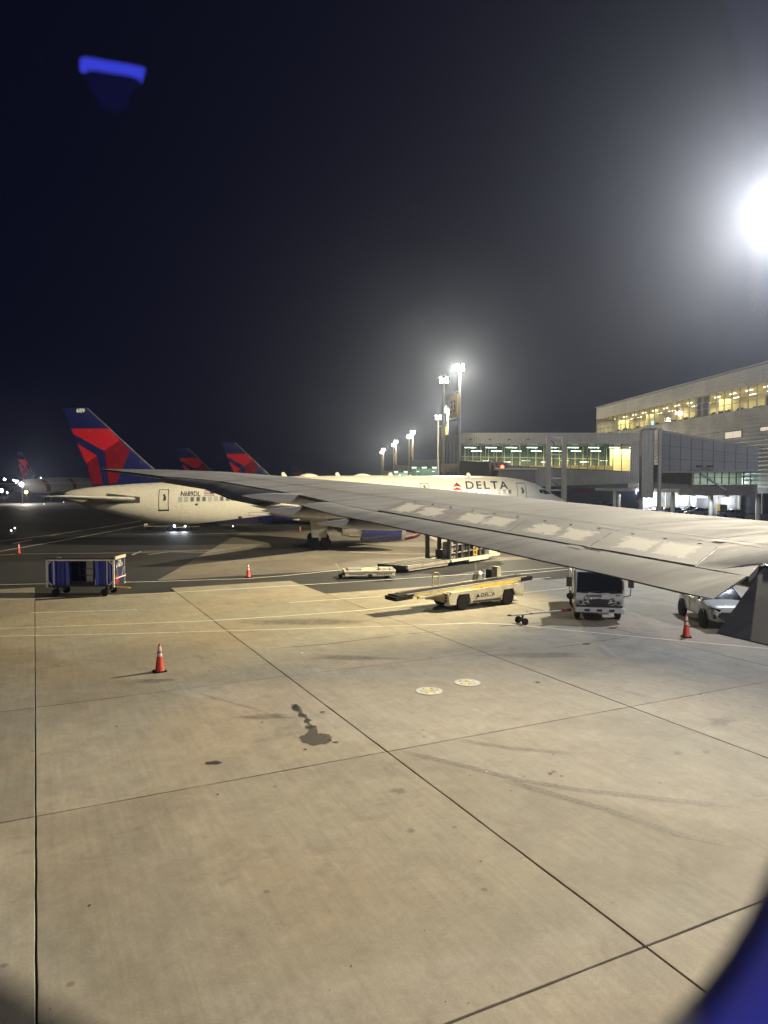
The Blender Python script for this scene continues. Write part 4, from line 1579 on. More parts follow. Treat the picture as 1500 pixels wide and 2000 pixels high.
def ribbed(name, p0, p1, z0, z1, mat, parent, pitch=0.32, depth=0.05, z1b=None, z0b=None):
    """profiled metal sheet between two plan points; z1b/z0b: heights at the far end"""
    p0, p1 = Vector((p0[0], p0[1], 0)), Vector((p1[0], p1[1], 0))
    d = p1 - p0
    L = d.length
    d.normalize()
    n = Vector((d.y, -d.x, 0))
    z1b = z1 if z1b is None else z1b
    z0b = z0 if z0b is None else z0b
    lo, hi = [], []
    k = int(L / pitch)
    for i in range(k + 1):
        for u, o in ((0, 0), (0.55, 0), (0.65, depth), (0.9, depth)):
            s = (i + u) * pitch
            if s > L:
                break
            q = p0 + d * s + n * o
            t = s / L
            lo.append((q.x, q.y, z0 + (z0b - z0) * t))
            hi.append((q.x, q.y, z1 + (z1b - z1) * t))
    return MB().rings([lo, hi], cap=False, close=False).build(name, mat, parent)


def ribbed_h(name, p0, p1, z0, z1, mat, parent, pitch=0.45, depth=0.05):
    """sheet with horizontal ribs"""
    p0, p1 = Vector((p0[0], p0[1], 0)), Vector((p1[0], p1[1], 0))
    d = (p1 - p0).normalized()
    n = Vector((d.y, -d.x, 0))
    a, b = [], []
    k = int((z1 - z0) / pitch)
    for i in range(k + 1):
        for u, o in ((0, 0), (0.6, 0), (0.68, depth), (0.92, depth)):
            z = z0 + (i + u) * pitch
            if z > z1:
                break
            a.append((p0.x + n.x * o, p0.y + n.y * o, z))
            b.append((p1.x + n.x * o, p1.y + n.y * o, z))
    return MB().rings([a, b], cap=False, close=False).build(name, mat, parent)


def pane_mesh(w, h, mat):
    return MB().box(0, w, -0.01, 0.01, 0, h).mesh("pane", mat)


CY = 105.0
con = thing("concourse", "long grey ribbed concourse with a band of lit windows behind the jet's nose", "building")
x0, x1 = 11.2, 39.0
zr, zw1 = 13.75, 12.15
zwl, zwr = 9.2, 7.95            # window sill slopes with the ramp inside
ribbed("fascia", (x0, CY), (x1, CY), zw1, zr, CLADLIGHT, con)
ribbed("wall_sheet", (x0, CY), (x1, CY), 5.4, zwl, CLAD, con, z1b=zwr, z0b=6.4)
MB().box(x0, x1, CY + 0.1, CY + 14, zr - 0.25, zr).build("roof", CLADDARK, con)
MB().add([(x0, CY + 0.06, zwl - 0.4), (x1, CY + 0.06, zwr - 0.4), (x1, CY + 12, zwr - 0.4), (x0, CY + 12, zwl - 0.4), (x0, CY + 0.06, 5.4), (x1, CY + 0.06, 6.4), (x1, CY + 12, 6.4), (x0, CY + 12, 5.4)], [(0, 1, 2, 3), (7, 6, 5, 4), (0, 4, 5, 1), (1, 5, 6, 2), (2, 6, 7, 3), (3, 7, 4, 0)]).build("floor", INWALL, con)
MB().box(x0 + 0.1, x1, CY + 0.2, CY + 12, zw1 + 0.02, zw1 + 0.12).build("ceiling", INDARK, con)
MB().box(x0, x1, CY + 8.6, CY + 8.8, 5.6, zw1).build("back_glazing", INDARK, con)
MB().box(x1 - 4.6, x1 - 0.2, CY + 3.2, CY + 3.4, 7.4, zw1 - 0.2).build("partition", INWALL, con)
MB().box(x0 + 0.05, x0 + 0.3, CY + 0.15, CY + 12, 5.6, zr - 0.3).build("end_wall", CLADDARK, con)
npan = 20
pw = (x1 - 2.7 - x0) / npan
for k in range(npan):
    xa, xb = x0 + k * pw, x0 + (k + 1) * pw
    za, zb = zwl + (zwr - zwl) * k / npan, zwl + (zwr - zwl) * (k + 1) / npan
    zt = 9.6
    MB().add([(xa + 0.03, CY + 0.02, zt + 0.02), (xb - 0.03, CY + 0.02, zt + 0.02), (xb - 0.03, CY + 0.02, zw1), (xa + 0.03, CY + 0.02, zw1)], [(0, 1, 2, 3)]).build("pane", TEALGLASS if k < npan - 2 else CLEARGLASS, con)
    if zt - zb > 0.25:
        MB().add([(xa + 0.03, CY + 0.02, max(za, 7.9)), (xb - 0.03, CY + 0.02, zb), (xb - 0.03, CY + 0.02, zt - 0.02), (xa + 0.03, CY + 0.02, zt - 0.02)], [(0, 1, 2, 3)]).build("pane", CLEARGLASS, con)
    MB().box(xa - 0.035, xa + 0.035, CY - 0.06, CY + 0.08, za, zw1).build("mullion", MULLDARK if k > 9 else MULL, con)
    # mullions of the far glazing show through
    MB().box(xa + 0.4, xa + 0.5, CY + 8.45, CY + 8.58, 9.0, zw1).build("far_mullion", INWALL, con)
MB().box(x0, x1 - 2.7, CY - 0.04, CY + 0.06, 9.57, 9.63).build("transom", MULLDARK, con)
MB().bar((x0, CY - 0.03, zwl - 0.03), (x1 - 2.7, CY - 0.03, zwr + 0.09), 0.1, 0.1).build("sill", MULLDARK, con)
ribbed("wall_sheet", (x1 - 2.7, CY - 0.01), (x1, CY - 0.01), 6.4, 12.5, CLAD, con)
MB().add([(x0 + 9, CY + 1.5, 9.0), (x1 - 4.7, CY + 1.5, 8.95), (x1 - 4.7, CY + 1.6, 8.95), (x0 + 9, CY + 1.6, 9.0), (x0 + 9, CY + 1.5, 7), (x1 - 4.7, CY + 1.5, 7), (x1 - 4.7, CY + 1.6, 7), (x0 + 9, CY + 1.6, 7)], [(0, 1, 2, 3), (7, 6, 5, 4), (0, 4, 5, 1), (1, 5, 6, 2), (2, 6, 7, 3), (3, 7, 4, 0)]).build("lit_floor_panel", INWALL, con)  # upright cream panel added to stand for the lit floor
MB().bar((x0, CY + 8.4, 10.6), (x1 - 5, CY + 8.4, 10.2), 0.08).build("handrail", INWALL, con)
tube = MB().box(0, 1.7, -0.12, 0.12, 0, 0.07).mesh("ceiling_light", TUBE)
for k in range(9):
    inst("ceiling_light", tube, con, (x0 + 1.0 + k * 3.1, CY + 2.0, 11.65), (0, 0, R(18)))
    inst("ceiling_light", tube, con, (x0 + 2.4 + k * 3.1, CY + 5.6, 11.3), (0, 0, R(18)))
    inst("ceiling_light", tube, con, (x0 + 1.4 + k * 3.1, CY + 8.2, 9.7 + 0.2 * (k % 2)), (0, 0, R(6)), (0.8, 0.5, 0.5))
for q, (xx, pw_) in enumerate(((15, 800), (22, 1000), (29, 1100), (35.5, 1000))):
    area("concourse_lighting", (xx, CY + 3.0, 11.5), pw_ * 1.2, (1.0, 0.88, 0.52), 6, 4, (xx, CY + 3.0, 0))
# little wall lamps on the fascia
for k in range(5):
    MB().bar((x0 + 1.5 + k * 2.8, CY - 0.1, 12.7), (x0 + 1.5 + k * 2.8, CY - 0.8, 12.8), 0.06).bar((x0 + 1.3 + k * 2.8, CY - 0.8, 12.7), (x0 + 1.7 + k * 2.8, CY - 0.8, 12.7), 0.12).build("wall_lamp", DARKMETAL, con)
# end bay with vertical fins
MB().box(9.2, 11.15, CY + 1.2, CY + 13, 4.8, zr - 0.2).build("end_bay", CLADDARK, con)
for k in range(4):
    MB().box(9.25 + k * 0.55, 9.42 + k * 0.55, CY + 0.85, CY + 1.18, 7.8, 12.2).build("fin", CLAD, con)
MB().box(8.9, 11.15, CY + 0.6, CY + 1.19, 4.8, 7.6).build("plinth", CLADDARK, con)
MB().cyl((11.0, CY - 0.6, 0), (11.0, CY - 0.6, zr + 0.2), 0.14, None, 10).build("drain_pipe", GALV, con)

# far concourses along the same row
for k, (xa, xb, Y, z0, z1, zs, lab) in enumerate(((8.3, 27, 215, 7.6, 13.8, 8.6, "pale far concourse with lit glazing just past the floodlight poles"), (3.6, 12.5, 262, 7.0, 13.4, 8.4, "second far concourse, lower and narrower, behind the poles"), (-0.6, 6.5, 320, 6.8, 12.6, 8.0, "farthest concourse end with lamps beneath the lowest mast"))):
    b = thing("far_concourse", lab, "building", (0, 0, 0), 0, "far concourses along the row")
    MB().box(xa, xb, Y, Y + 10, z1 - 2.0, z1).build("fascia", CLADLIGHT, b)
    MB().box(xa, xb, Y + 4, Y + 4.2, 0, z1 - 2.0).build("back_wall", INDARK, b)
    MB().box(xa, xb, Y, Y + 10, 0, zs - 0.6).build("wall_sheet", CLAD, b)
    n = max(4, int((xb - xa) / 1.5))
    for i in range(n):
        w = (xb - xa) / n
        MB().box(xa + i * w - 0.07, xa + i * w + 0.07, Y - 0.1, Y + 0.1, zs - 0.6, z1 - 2.0).build("mullion", INWALL, b)
        MB().add([(xa + i * w + 0.08, Y, zs - 0.6), (xa + (i + 1) * w - 0.08, Y, zs - 0.6), (xa + (i + 1) * w - 0.08, Y, z1 - 2.0), (xa + i * w + 0.08, Y, z1 - 2.0)], [(0, 1, 2, 3)]).build("pane", TEALGLASS, b)
        if i % 2 == 0:
            MB().box(xa + i * w + 0.2, xa + i * w + 1.5, Y + 1.5, Y + 1.9, z1 - 2.5, z1 - 2.3).build("ceiling_light", TUBE, b)
        if i % 3 == 1:
            MB().box(xa + i * w + 0.2, xa + i * w + 0.9, Y + 3, Y + 3.3, z1 - 3.6, z1 - 3.45).build("ceiling_light", TUBEFAR, b)
    area("concourse_lighting", ((xa + xb) / 2, Y + 2, z1 - 2.4), 2500, (0.9, 1.0, 0.75), (xb - xa) * 0.9, 2, ((xa + xb) / 2, Y + 2.2, 0))

# ================================================================== TERMINAL
ter = thing("terminal", "large grey terminal with pale ribbed parapet over a strip of lit offices", "building")
A, B = Vector((41.1, 137.5, 0)), Vector((48.0, 75.0, 0))
W = (B - A)
WL = W.length
W.normalize()
WN = Vector((W.y, -W.x, 0))
if WN.x > 0:
    WN = -WN                       # outwards, to the apron


def tw(s, o, z):
    p = A + W * s + WN * o
    return (p.x, p.y, z)


def tbox(name, s0, s1, o0, o1, z0, z1, mat, parent=None):
    vs = [tw(s0, o0, z0), tw(s1, o0, z0), tw(s1, o1, z0), tw(s0, o1, z0), tw(s0, o0, z1), tw(s1, o0, z1), tw(s1, o1, z1), tw(s0, o1, z1)]
    return MB().add(vs, [(0, 3, 2, 1), (4, 5, 6, 7), (0, 1, 5, 4), (1, 2, 6, 5), (2, 3, 7, 6), (3, 0, 4, 7)]).build(name, mat, parent or ter)


def tribbed(name, s0, s1, o, z0, z1, mat, pitch, depth):
    a, b = [], []
    k = int((z1 - z0) / pitch) + 1
    for i in range(k + 1):
        for u, d in ((0, 0), (0.6, 0), (0.68, depth), (0.92, depth)):
            z = z0 + (i + u) * pitch
            if z > z1:
                break
            a.append(tw(s0, o + d, z))
            b.append(tw(s1, o + d, z))
    return MB().rings([a, b], cap=False, close=False).build(name, mat, ter)


ZT, ZW1, ZW0 = 20.94, 18.56, 15.75
for k in range(5):
    s0, s1 = WL * k / 5, WL * (k + 1) / 5
    tribbed("parapet_sheet", s0 + 0.03, s1 - 0.03, 0.15, ZW1 + 0.1, ZT, CLADLIGHT, 0.42, 0.07)
    for q in range(4):
        z0 = 5.6 + (ZW0 - 5.6) * q / 4
        tribbed("wall_sheet", s0 + 0.02, s1 - 0.02, 0.05, z0 + 0.02, 5.6 + (ZW0 - 5.6) * (q + 1) / 4 - 0.02, CLAD, 0.5, 0.045)
tbox("core_wall", 0, WL, -0.35, 0.0, 5.4, ZW0, CLADDARK)
tbox("roof", -0.1, WL, -16, 0.1, ZT - 0.3, ZT - 0.02, CLADDARK)
tbox("parapet_cap", -0.15, WL, 0.0, 0.34, ZT, ZT + 0.12, CLAD)
tbox("end_wall", -0.2, 0.0, -16, 0.0, 5.4, ZT - 0.31, CLADLIGHT)
tbox("floor", 0, WL, -9, -0.36, ZW0 - 0.5, ZW0 - 0.1, INWALL)
tbox("ceiling", 0, WL, -9, -0.05, ZW1 + 0.12, ZW1 + 0.3, INWALL)
tbox("back_wall", 0, WL, -7.2, -7.0, ZW0 - 0.1, ZW1 + 0.1, INWALL)
npn = 36
for k in range(npn):
    s0, s1 = WL * k / npn, WL * (k + 1) / npn
    for z0, z1 in ((ZW0, 16.72), (16.78, 17.62), (17.68, ZW1 + 0.05)):
        MB().add([tw(s0 + 0.05, 0.0, z0), tw(s1 - 0.05, 0.0, z0), tw(s1 - 0.05, 0.0, z1), tw(s0 + 0.05, 0.0, z1)], [(0, 1, 2, 3)]).build("pane", CLEARGLASS, ter)
    tbox("mullion", s0 - 0.045, s0 + 0.045, -0.06, 0.1, ZW0, ZW1 + 0.08, MULL)
for z in (16.75, 17.65):
    tbox("transom", 0, WL, -0.03, 0.07, z - 0.03, z + 0.03, MULL)
random.seed(11)
for k in range(16):
    s = 2 + k * (WL - 4) / 16
    if k % 3 == 0:
        tbox("partition", s, s + 0.2, -7, -3.4, ZW0, ZW1, INWALL)
    if k % 4 == 1:
        tbox("column", s, s + 0.45, -1.5, -1.05, ZW0, ZW1 + 0.1, INWALL)
    tbox("desk", s + 0.4, s + 2.2, -2.6, -1.0, ZW0 - 0.05, ZW0 + 0.3, INDARK)
    tbox("ceiling_light", s + 0.3, s + 1.7, -2.6, -2.45, ZW1 - 0.02, ZW1 + 0.05, TUBEFAR)
    tbox("ceiling_light", s + 0.8, s + 2.2, -5.2, -5.05, ZW1 - 0.1, ZW1 - 0.04, TUBEFAR)
for k in range(20):
    s = random.uniform(4, WL - 2)
    tbox("office_chair", s, s + 0.5, -1.4, -0.9, ZW0, ZW0 + 0.5, INDARK)
for k in range(9):
    s = random.uniform(8, WL - 2)
    tbox("cabinet", s, s + random.uniform(0.5, 1.6), -6.9, -6.3, ZW0, ZW0 + random.uniform(0.9, 1.9), (INDARK, CLAD, DRED)[k % 3])
SCREEN = glow("screen_blue", (0.25, 0.6, 1.0), 3.0)
tbox("screen", 18.5, 19.4, -1.7, -1.62, ZW0 + 0.35, ZW0 + 0.95, SCREEN)
tbox("blind", WL * 0.555, WL * 0.60, -0.3, -0.2, ZW0, ZW1, CLADDARK)
tbox("blind", WL * 0.80, WL * 0.835, -0.3, -0.2, ZW0, ZW0 + 1.3, CLADDARK)
for k in range(8):
    s = WL * (k + 0.5) / 8
    p = tw(s, -3.0, ZW1 - 0.1)
    area("office_lighting", p, 520, (1.0, 0.86, 0.50), 4.5, 4, (p[0], p[1], 0))
# two lit windows low in the wall
LITWIN = glow("lit_blind", (1.0, 0.86, 0.62), 0.75)
def wall_at(px, py):
    r = ray(px, py)
    t = A.dot(WN) / (r.x * WN.x + r.y * WN.y)
    q_ = Vector((r.x * t, r.y * t, 0))
    return (q_ - A).dot(W), EYE + r.z * t


for (xa_, ya_, xb_, yb_) in ((1418, 857, 1450, 841), (1487, 842, 1512, 832)):
    s0, z0 = wall_at(xa_, ya_)
    s1, z1 = wall_at(xb_, yb_)
    s0, s1 = min(s0, s1), max(s0, s1)
    tbox("window_reveal", s0 - 0.08, s1 + 0.08, 0.06, 0.13, z0 - 0.08, z1 + 0.08, MULLDARK)
    n = 2
    for i in range(n):
        a_, b_ = s0 + (s1 - s0) * i / n, s0 + (s1 - s0) * (i + 1) / n
        tbox("lit_pane", a_ + 0.03, b_ - 0.03, 0.135, 0.15, z0, z1, LITWIN)
# open undercroft: deck on columns, service bays far behind
tbox("deck_soffit", 0, WL, -60, 0.0, 5.2, 5.39, CLADDARK)
tbox("deck_edge", 0, WL, 0.0, 0.25, 5.0, 5.6, CLADDARK)
for k in range(5):
    p = tw(6 + k * 10.5, -1.0, 0)
    MB().cyl((p[0], p[1], 0), (p[0], p[1], 5.2), 0.3, None, 14).build("column", POLE, ter, smooth=True)
bay = thing("service_bays", "lit row of service bays with roller doors far under the terminal deck", "building")
MB().box(54.5, 92, 150, 151, 0, 6.5).build("wall", CLADLIGHT, bay)
MB().box(54.5, 92, 149.2, 149.99, 4.5, 5.0).build("canopy_beam", CLADDARK, bay)
DOORLIT = paint("roller_door", (0.42, 0.44, 0.44), 0.5, dirt=0.3)
for k, xa in enumerate((55.2, 60.5, 66.0, 70.6, 75.5, 82)):
    a_, b_ = [], []
    for i in range(14):
        z = 0.1 + i * 0.24
        a_ += [(xa, 149.96, z), (xa, 149.9, z + 0.12)]
        b_ += [(xa + 3.6, 149.96, z), (xa + 3.6, 149.9, z + 0.12)]
    MB().rings([a_, b_], cap=False, close=False).build("roller_door", DOORLIT if k != 2 else CLADDARK, bay)
    MB().box(xa + 4.1, xa + 4.5, 149.4, 149.95, 0, 4.4).build("pilaster", CLADLIGHT, bay)
for px in (1280, 1296):
    q = at(px, 985, 149.5)
    MB().box(q.x - 0.5, q.x + 0.5, 149.7, 149.9, 0.0, 2.4).build("lit_doorway", INWALL, bay)
WLAMP = glow("wall_lamp_glow", (0.86, 0.92, 1.0), 40)
for px, py, Y in ((1265, 960, 149), (1333, 969, 149), (1356, 971, 149), (1387, 972, 149), (1424, 973, 149)):
    p = at(px, py, Y)
    MB().box(p.x - 0.3, p.x + 0.3, p.y, p.y + 0.4, p.z, p.z + 0.25).build("lamp_housing", DARKMETAL, bay)
    MB().lathe([(0.0, -0.22), (0.22, -0.18), (0.26, 0.0)], 10, c=(p.x, p.y, p.z - 0.01)).build("wall_lamp", WLAMP, bay)
    lamp("wall_lamp_light", 'POINT', (p.x, p.y - 0.6, p.z - 0.4), 2600 if px == 1265 else 420, (0.86, 0.93, 1.0), None, radius=0.2)
for px, py in ((1250, 957), (1390, 953), (1443, 954)):
    s_, z_ = wall_at(px, py)
    p = Vector(tw(s_, 0.5, z_))
    MB().bar(tw(s_, 0.1, z_ + 0.15), tw(s_, 0.6, z_ + 0.12), 0.06).build("lamp_bracket", DARKMETAL, ter)
    MB().lathe([(0.0, -0.08), (0.09, -0.05), (0.11, 0.06)], 10, c=(p.x, p.y, p.z)).build("wall_lamp", WLAMP, ter)
    lamp("wall_lamp_light", 'POINT', (p.x - 0.1, p.y - 0.3, p.z - 0.2), 1200, (0.86, 0.93, 1.0), None, radius=0.1)

# corner pylon joining the concourse to the terminal
pyl = thing("stair_tower", "narrow grey corner tower between the concourse windows and the dark bridge", "tower")
ribbed("wall_sheet", (28.65, 79.0), (30.05, 78.8), 4.6, 12.15, CLADLIGHT, pyl, 0.4)
MB().box(28.75, 30.0, 79.05, 80.2, 4.6, 12.1).build("core", CLADDARK, pyl)
MB().cyl((30.3, 78.2, 0), (30.3, 78.2, 12.2), 0.22, None, 12).build("column", POLE, pyl, smooth=True)
MB().cyl((28.95, 80.0, 0), (28.95, 80.0, 4.6), 0.22, None, 12).build("column", POLE, pyl, smooth=True)
MB().box(28.6, 30.1, 78.6, 80.3, 12.15, 12.35).build("cap", CLAD, pyl)
# enclosed fixed bridge
BRPANEL = paint("bridge_panel", (0.25, 0.245, 0.255), 0.6, dirt=0.25, scale=0.5)
br = thing("fixed_bridge", "dark enclosed passenger bridge box with sloping roof in front of the terminal", "bridge")
p0, p1 = Vector((30.7, 78.0, 0)), Vector((37.0, 68.0, 0))
bx = [(30.75, 79.5), (39.6, 75.2)]
for k in range(9):
    u0, u1 = k / 9, (k + 1) / 9
    for q in range(3):
        def bp(u, v):
            x = bx[0][0] + (bx[1][0] - bx[0][0]) * u
            y = bx[0][1] + (bx[1][1] - bx[0][1]) * u
            zt = 12.02 + (9.88 - 12.02) * u
            zb = 7.5 + 0.08 * u
            return (x, y - 0.02 * (1 if (k + q) % 2 else 0.6), zb + (zt - zb) * v)
        g_ = 0.006
        MB().add([bp(u0 + 0.004, q / 3 + g_), bp(u1 - 0.004, q / 3 + g_), bp(u1 - 0.004, (q + 1) / 3 - g_), bp(u0 + 0.004, (q + 1) / 3 - g_)], [(0, 1, 2, 3)]).build("side_panel", BRPANEL, br)
MB().add([(bx[0][0], bx[0][1] + 0.1, 12.0), (bx[1][0], bx[1][1] + 0.1, 9.85), (bx[1][0] + 1.3, bx[1][1] + 3.2, 9.85), (bx[0][0] + 1.3, bx[0][1] + 3.2, 12.0), (bx[0][0], bx[0][1] + 0.1, 7.5), (bx[1][0], bx[1][1] + 0.1, 7.6), (bx[1][0] + 1.3, bx[1][1] + 3.2, 7.6), (bx[0][0] + 1.3, bx[0][1] + 3.2, 7.5)], [(0, 1, 2, 3), (7, 6, 5, 4), (0, 4, 5, 1), (1, 5, 6, 2), (2, 6, 7, 3), (3, 7, 4, 0)]).build("body", CLADDARK, br)
MB().bar((bx[0][0], bx[0][1] - 0.08, 12.1), (bx[1][0], bx[1][1] - 0.08, 9.95), 0.14).build("roof_edge", CLAD, br)
MB().bar((bx[0][0], bx[0][1] - 0.08, 7.45), (bx[1][0], bx[1][1] - 0.08, 7.55), 0.16).build("floor_edge", CLAD, br)
MB().bar((bx[0][0] - 0.02, bx[0][1] - 0.1, 7.4), (bx[0][0] - 0.02, bx[0][1] - 0.1, 12.1), 0.18).build("corner_post", CLADLIGHT, br)
for px in (1364, 1385):
    p = at(px, 911, 76.5)
    MB().box(p.x - 0.25, p.x + 0.25, p.y - 0.3, p.y, p.z - 0.1, p.z + 0.12).build("bulkhead_lamp", DARKMETAL, br)
# mid-level wing with its own window strip
mid = thing("link_building", "grey mid-level block with a strip of dim windows under the dark bridge", "building")
q0, q1 = at(1270, 930, 84), at(1480, 930, 84)
ribbed("wall_sheet", (q0.x, 84.3), (at(1355, 930, 84).x, 84.3), 5.6, 8.4, CLAD, mid, 0.4)
zb_, zt_ = at(0, 946, 84).z, at(0, 919, 84).z
xs0, xs1 = at(1355, 930, 84).x, at(1482, 930, 84).x
MB().box(xs0, xs1, 88, 88.2, zb_ - 0.4, zt_ + 0.4).build("back_wall", CLADLIGHT, mid)
MB().box(xs0, xs1, 84.2, 88, zt_ + 0.02, zt_ + 0.4).build("roof", CLADDARK, mid)
MB().box(xs0, xs1, 84.2, 88, zb_ - 1.3, zb_ - 0.04).build("floor", CLAD, mid)
nn = 9
for k in range(nn):
    a_, b_ = xs0 + (xs1 - xs0) * k / nn, xs0 + (xs1 - xs0) * (k + 1) / nn
    for z0, z1 in ((zb_, (zb_ + zt_) / 2 - 0.03), ((zb_ + zt_) / 2 + 0.03, zt_)):
        MB().add([(a_ + 0.04, 84.2, z0), (b_ - 0.04, 84.2, z0), (b_ - 0.04, 84.2, z1), (a_ + 0.04, 84.2, z1)], [(0, 1, 2, 3)]).build("pane", TEALGLASS, mid)
    MB().box(a_ - 0.04, a_ + 0.04, 84.12, 84.28, zb_, zt_).build("mullion", MULLDARK, mid)
MB().box(xs0, xs1, 84.14, 84.26, (zb_ + zt_) / 2 - 0.03, (zb_ + zt_) / 2 + 0.03).build("transom", MULLDARK, mid)
area("link_lighting", ((xs0 + xs1) / 2, 86, zt_ - 0.1), 260, (0.95, 1.0, 0.9), 7, 2, ((xs0 + xs1) / 2, 86.3, 0))
d0, d1 = at(1370, 926, 74), at(1418, 958, 74)
tag(MB().bar(d0, d1, 0.25, 0.18).build("conveyor_chute", CLAD), "slanted grey chute hanging under the dark bridge", "chute")

# lifting frame of the boarding bridge
frm = thing("lift_frame", "two tall pale posts with cross bars standing beside the jet's nose", "gantry")
for px in (1071, 1102):
    p = at(px, 900, 90)
    MB().box(p.x - 0.27, p.x + 0.27, 89.7, 90.3, 0, 12.25).build("post", CLADLIGHT, frm)
pa, pb = at(1071, 900, 90), at(1102, 900, 90)
for z in (12.0, 9.9, 6.9, 5.4):
    MB().bar((pa.x + 0.27, 90, z), (pb.x - 0.27, 90, z), 0.16).build("cross_bar", GALV, frm)
for z0, z1 in ((9.9, 11.9), (5.5, 6.8)):
    MB().bar((pa.x + 0.2, 90.05, z1), (pb.x - 0.2, 90.05, z0), 0.08).build("brace", DARKMETAL, frm)

# boarding bridge at the nose
bb = thing("boarding_bridge", "dark boarding bridge cab behind the jet's cockpit with red beacon", "jet bridge")
c0, c1 = at(972, 930, 82), at(1046, 930, 82)
MB().box(c0.x, c1.x, 82, 86, 5.4, 7.75).build("cab", CLADDARK, bb, bevel=0.08)
MB().box(c0.x - 0.2, c1.x + 0.2, 81.7, 86.3, 7.78, 8.0).build("cab_roof", CLADLIGHT, bb, bevel=0.05)
MB().bar(at(915, 918, 92), at(975, 922, 85), 2.6, 2.4).build("tunnel", CLADDARK, bb)
p = at(900, 915, 95)
MB().bar(at(862, 914, 97), at(955, 912, 94), 0.5, 1.1).build("roof_unit", CREAM, bb)
for px in (957, 966, 974):
    q = at(px, 915, 84)
    MB().bar((q.x, 84, 3), (q.x, 84, at(0, 898, 84).z), 0.22).build("lift_column", DARKMETAL, bb)
MB().bar(at(955, 905, 83.9), at(976, 905, 83.9), 0.12).build("column_tie", DARKMETAL, bb)
q = at(981, 912, 83)
MB().lathe([(0.16, -0.25), (0.2, 0.0), (0.14, 0.18), (0, 0.22)], 12, c=(q.x, 83, q.z)).build("beacon", REDGLOW, bb)
MB().bar((q.x, 83, 7.9), (q.x, 83, q.z - 0.25), 0.1).build("beacon_post", DARKMETAL, bb)
lamp("beacon_light", 'POINT', (q.x, 82.6, q.z), 70, (1.0, 0.08, 0.03), None, radius=0.15)
for k in range(4):
    a_ = at(990 + k * 14, 913, 83.5)
    MB().bar((a_.x, 83.5, 7.9), (a_.x, 83.5, a_.z + 0.2), 0.07).build("railing_post", DARKMETAL, bb)
MB().bar(at(990, 910, 83.5), at(1035, 910, 83.5), 0.06).build("railing", DARKMETAL, bb)

# ================================================================== distant edge of the field
hang = tag(MB().box(-330, -165, 620, 640, 0, 9).build("distant_hangar", CLADDARK), "low dark building on the far horizon beneath the lights", "building")
FARL = glow("distant_lamp", (0.95, 0.95, 1.0), 26)
FARY = glow("distant_lamp_yellow", (1.0, 0.75, 0.15), 14)
EDGEL = glow("edge_lens", (0.95, 0.95, 1.0), 6)
for px, py, Y, r, m_, lab in ((33, 941, 420, 0.95, FARL, "bright white light cluster, largest one at the far edge of the field"), (42, 946, 232, 0.7, FARL, "bright white light right below the widebody's tail"), (3, 958, 360, 0.9, FARL, "white far light at the picture's left edge, lower one"), (9, 936, 520, 0.8, FARL, "small white far light at the left edge, upper one"), (51, 961, 330, 0.75, FARY, "single yellow far light under the widebody's tail"), (80, 933, 600, 0.35, FARL, "faint tiny far light right of the widebody's tail"), (14, 962, 340, 0.3, FARL, "faint low far light near the left edge"), (27, 938, 500, 0.6, FARL, "small far light beside the bright cluster"), (185, 948, 560, 0.5, FARL, "small far light in front of the big tail fin")):
    p = at(px, py, Y)
    t = thing("distant_light", lab, "light", (p.x, p.y, 0), 0, "distant lights on the far side of the field")
    MB().cyl((0, 0.4, 0), (0, 0.4, p.z), 0.15, None, 6).build("pole", POLE, t)
    MB().lathe([(0.05, -r), (r * 0.7, -r * 0.7), (r, 0), (r * 0.7, r * 0.7), (0.05, r)], 10, c=(0, 0, p.z)).build("lamp", m_, t)
    if px == 42:
        lamp("distant_beam", 'POINT', (p.x - 1, p.y + 3, p.z), 20000, (1.0, 0.9, 0.75), None, radius=0.5)
for px, py in ((46, 990), (86, 987), (124, 983), (22, 1042), (29, 1037), (455, 1033)):
    p = gp(px, py)
    t = thing("edge_light", "small white ground light on dark asphalt, %s" % {46: "below the widebody's tail", 86: "under the widebody's wheels", 124: "beside the tailplane tip", 22: "first of two at the left edge", 29: "second of two at the left edge", 455: "beyond the jet's belly"}[px], "ground light", (p.x, p.y, 0), 0, "ground lights along the taxiway")
    MB().lathe([(0.16, 0), (0.15, 0.25), (0.08, 0.3)], 10).build("base", DARKMETAL, t)
    MB().lathe([(0.08, 0.3), (0.10, 0.4), (0.0, 0.5)], 10).build("lens", EDGEL, t)

# ================================================================== GROUND EQUIPMENT
def wheel(parent, x, y, r, w, axis='y', name="wheel", hub=GALV):
    t = MB().lathe([(r * 0.58, -w / 2), (r * 0.88, -w / 2), (r, -w * 0.32), (r, w * 0.32), (r * 0.88, w / 2), (r * 0.58, w / 2)], 24, axis=axis, c=(x, y, r)).build(name, BLACK, parent, smooth=True)
    MB().lathe([(0.0, -w * 0.30), (r * 0.2, -w * 0.42), (r * 0.24, -w * 0.3), (r * 0.5, -w * 0.3), (r * 0.575, -w * 0.46), (r * 0.575, w * 0.46), (r * 0.5, w * 0.3), (r * 0.24, w * 0.3), (r * 0.2, w * 0.42), (0, w * 0.3)], 20, axis=axis, c=(x, y, r)).build("rim", hub, t, smooth=True)
    return t


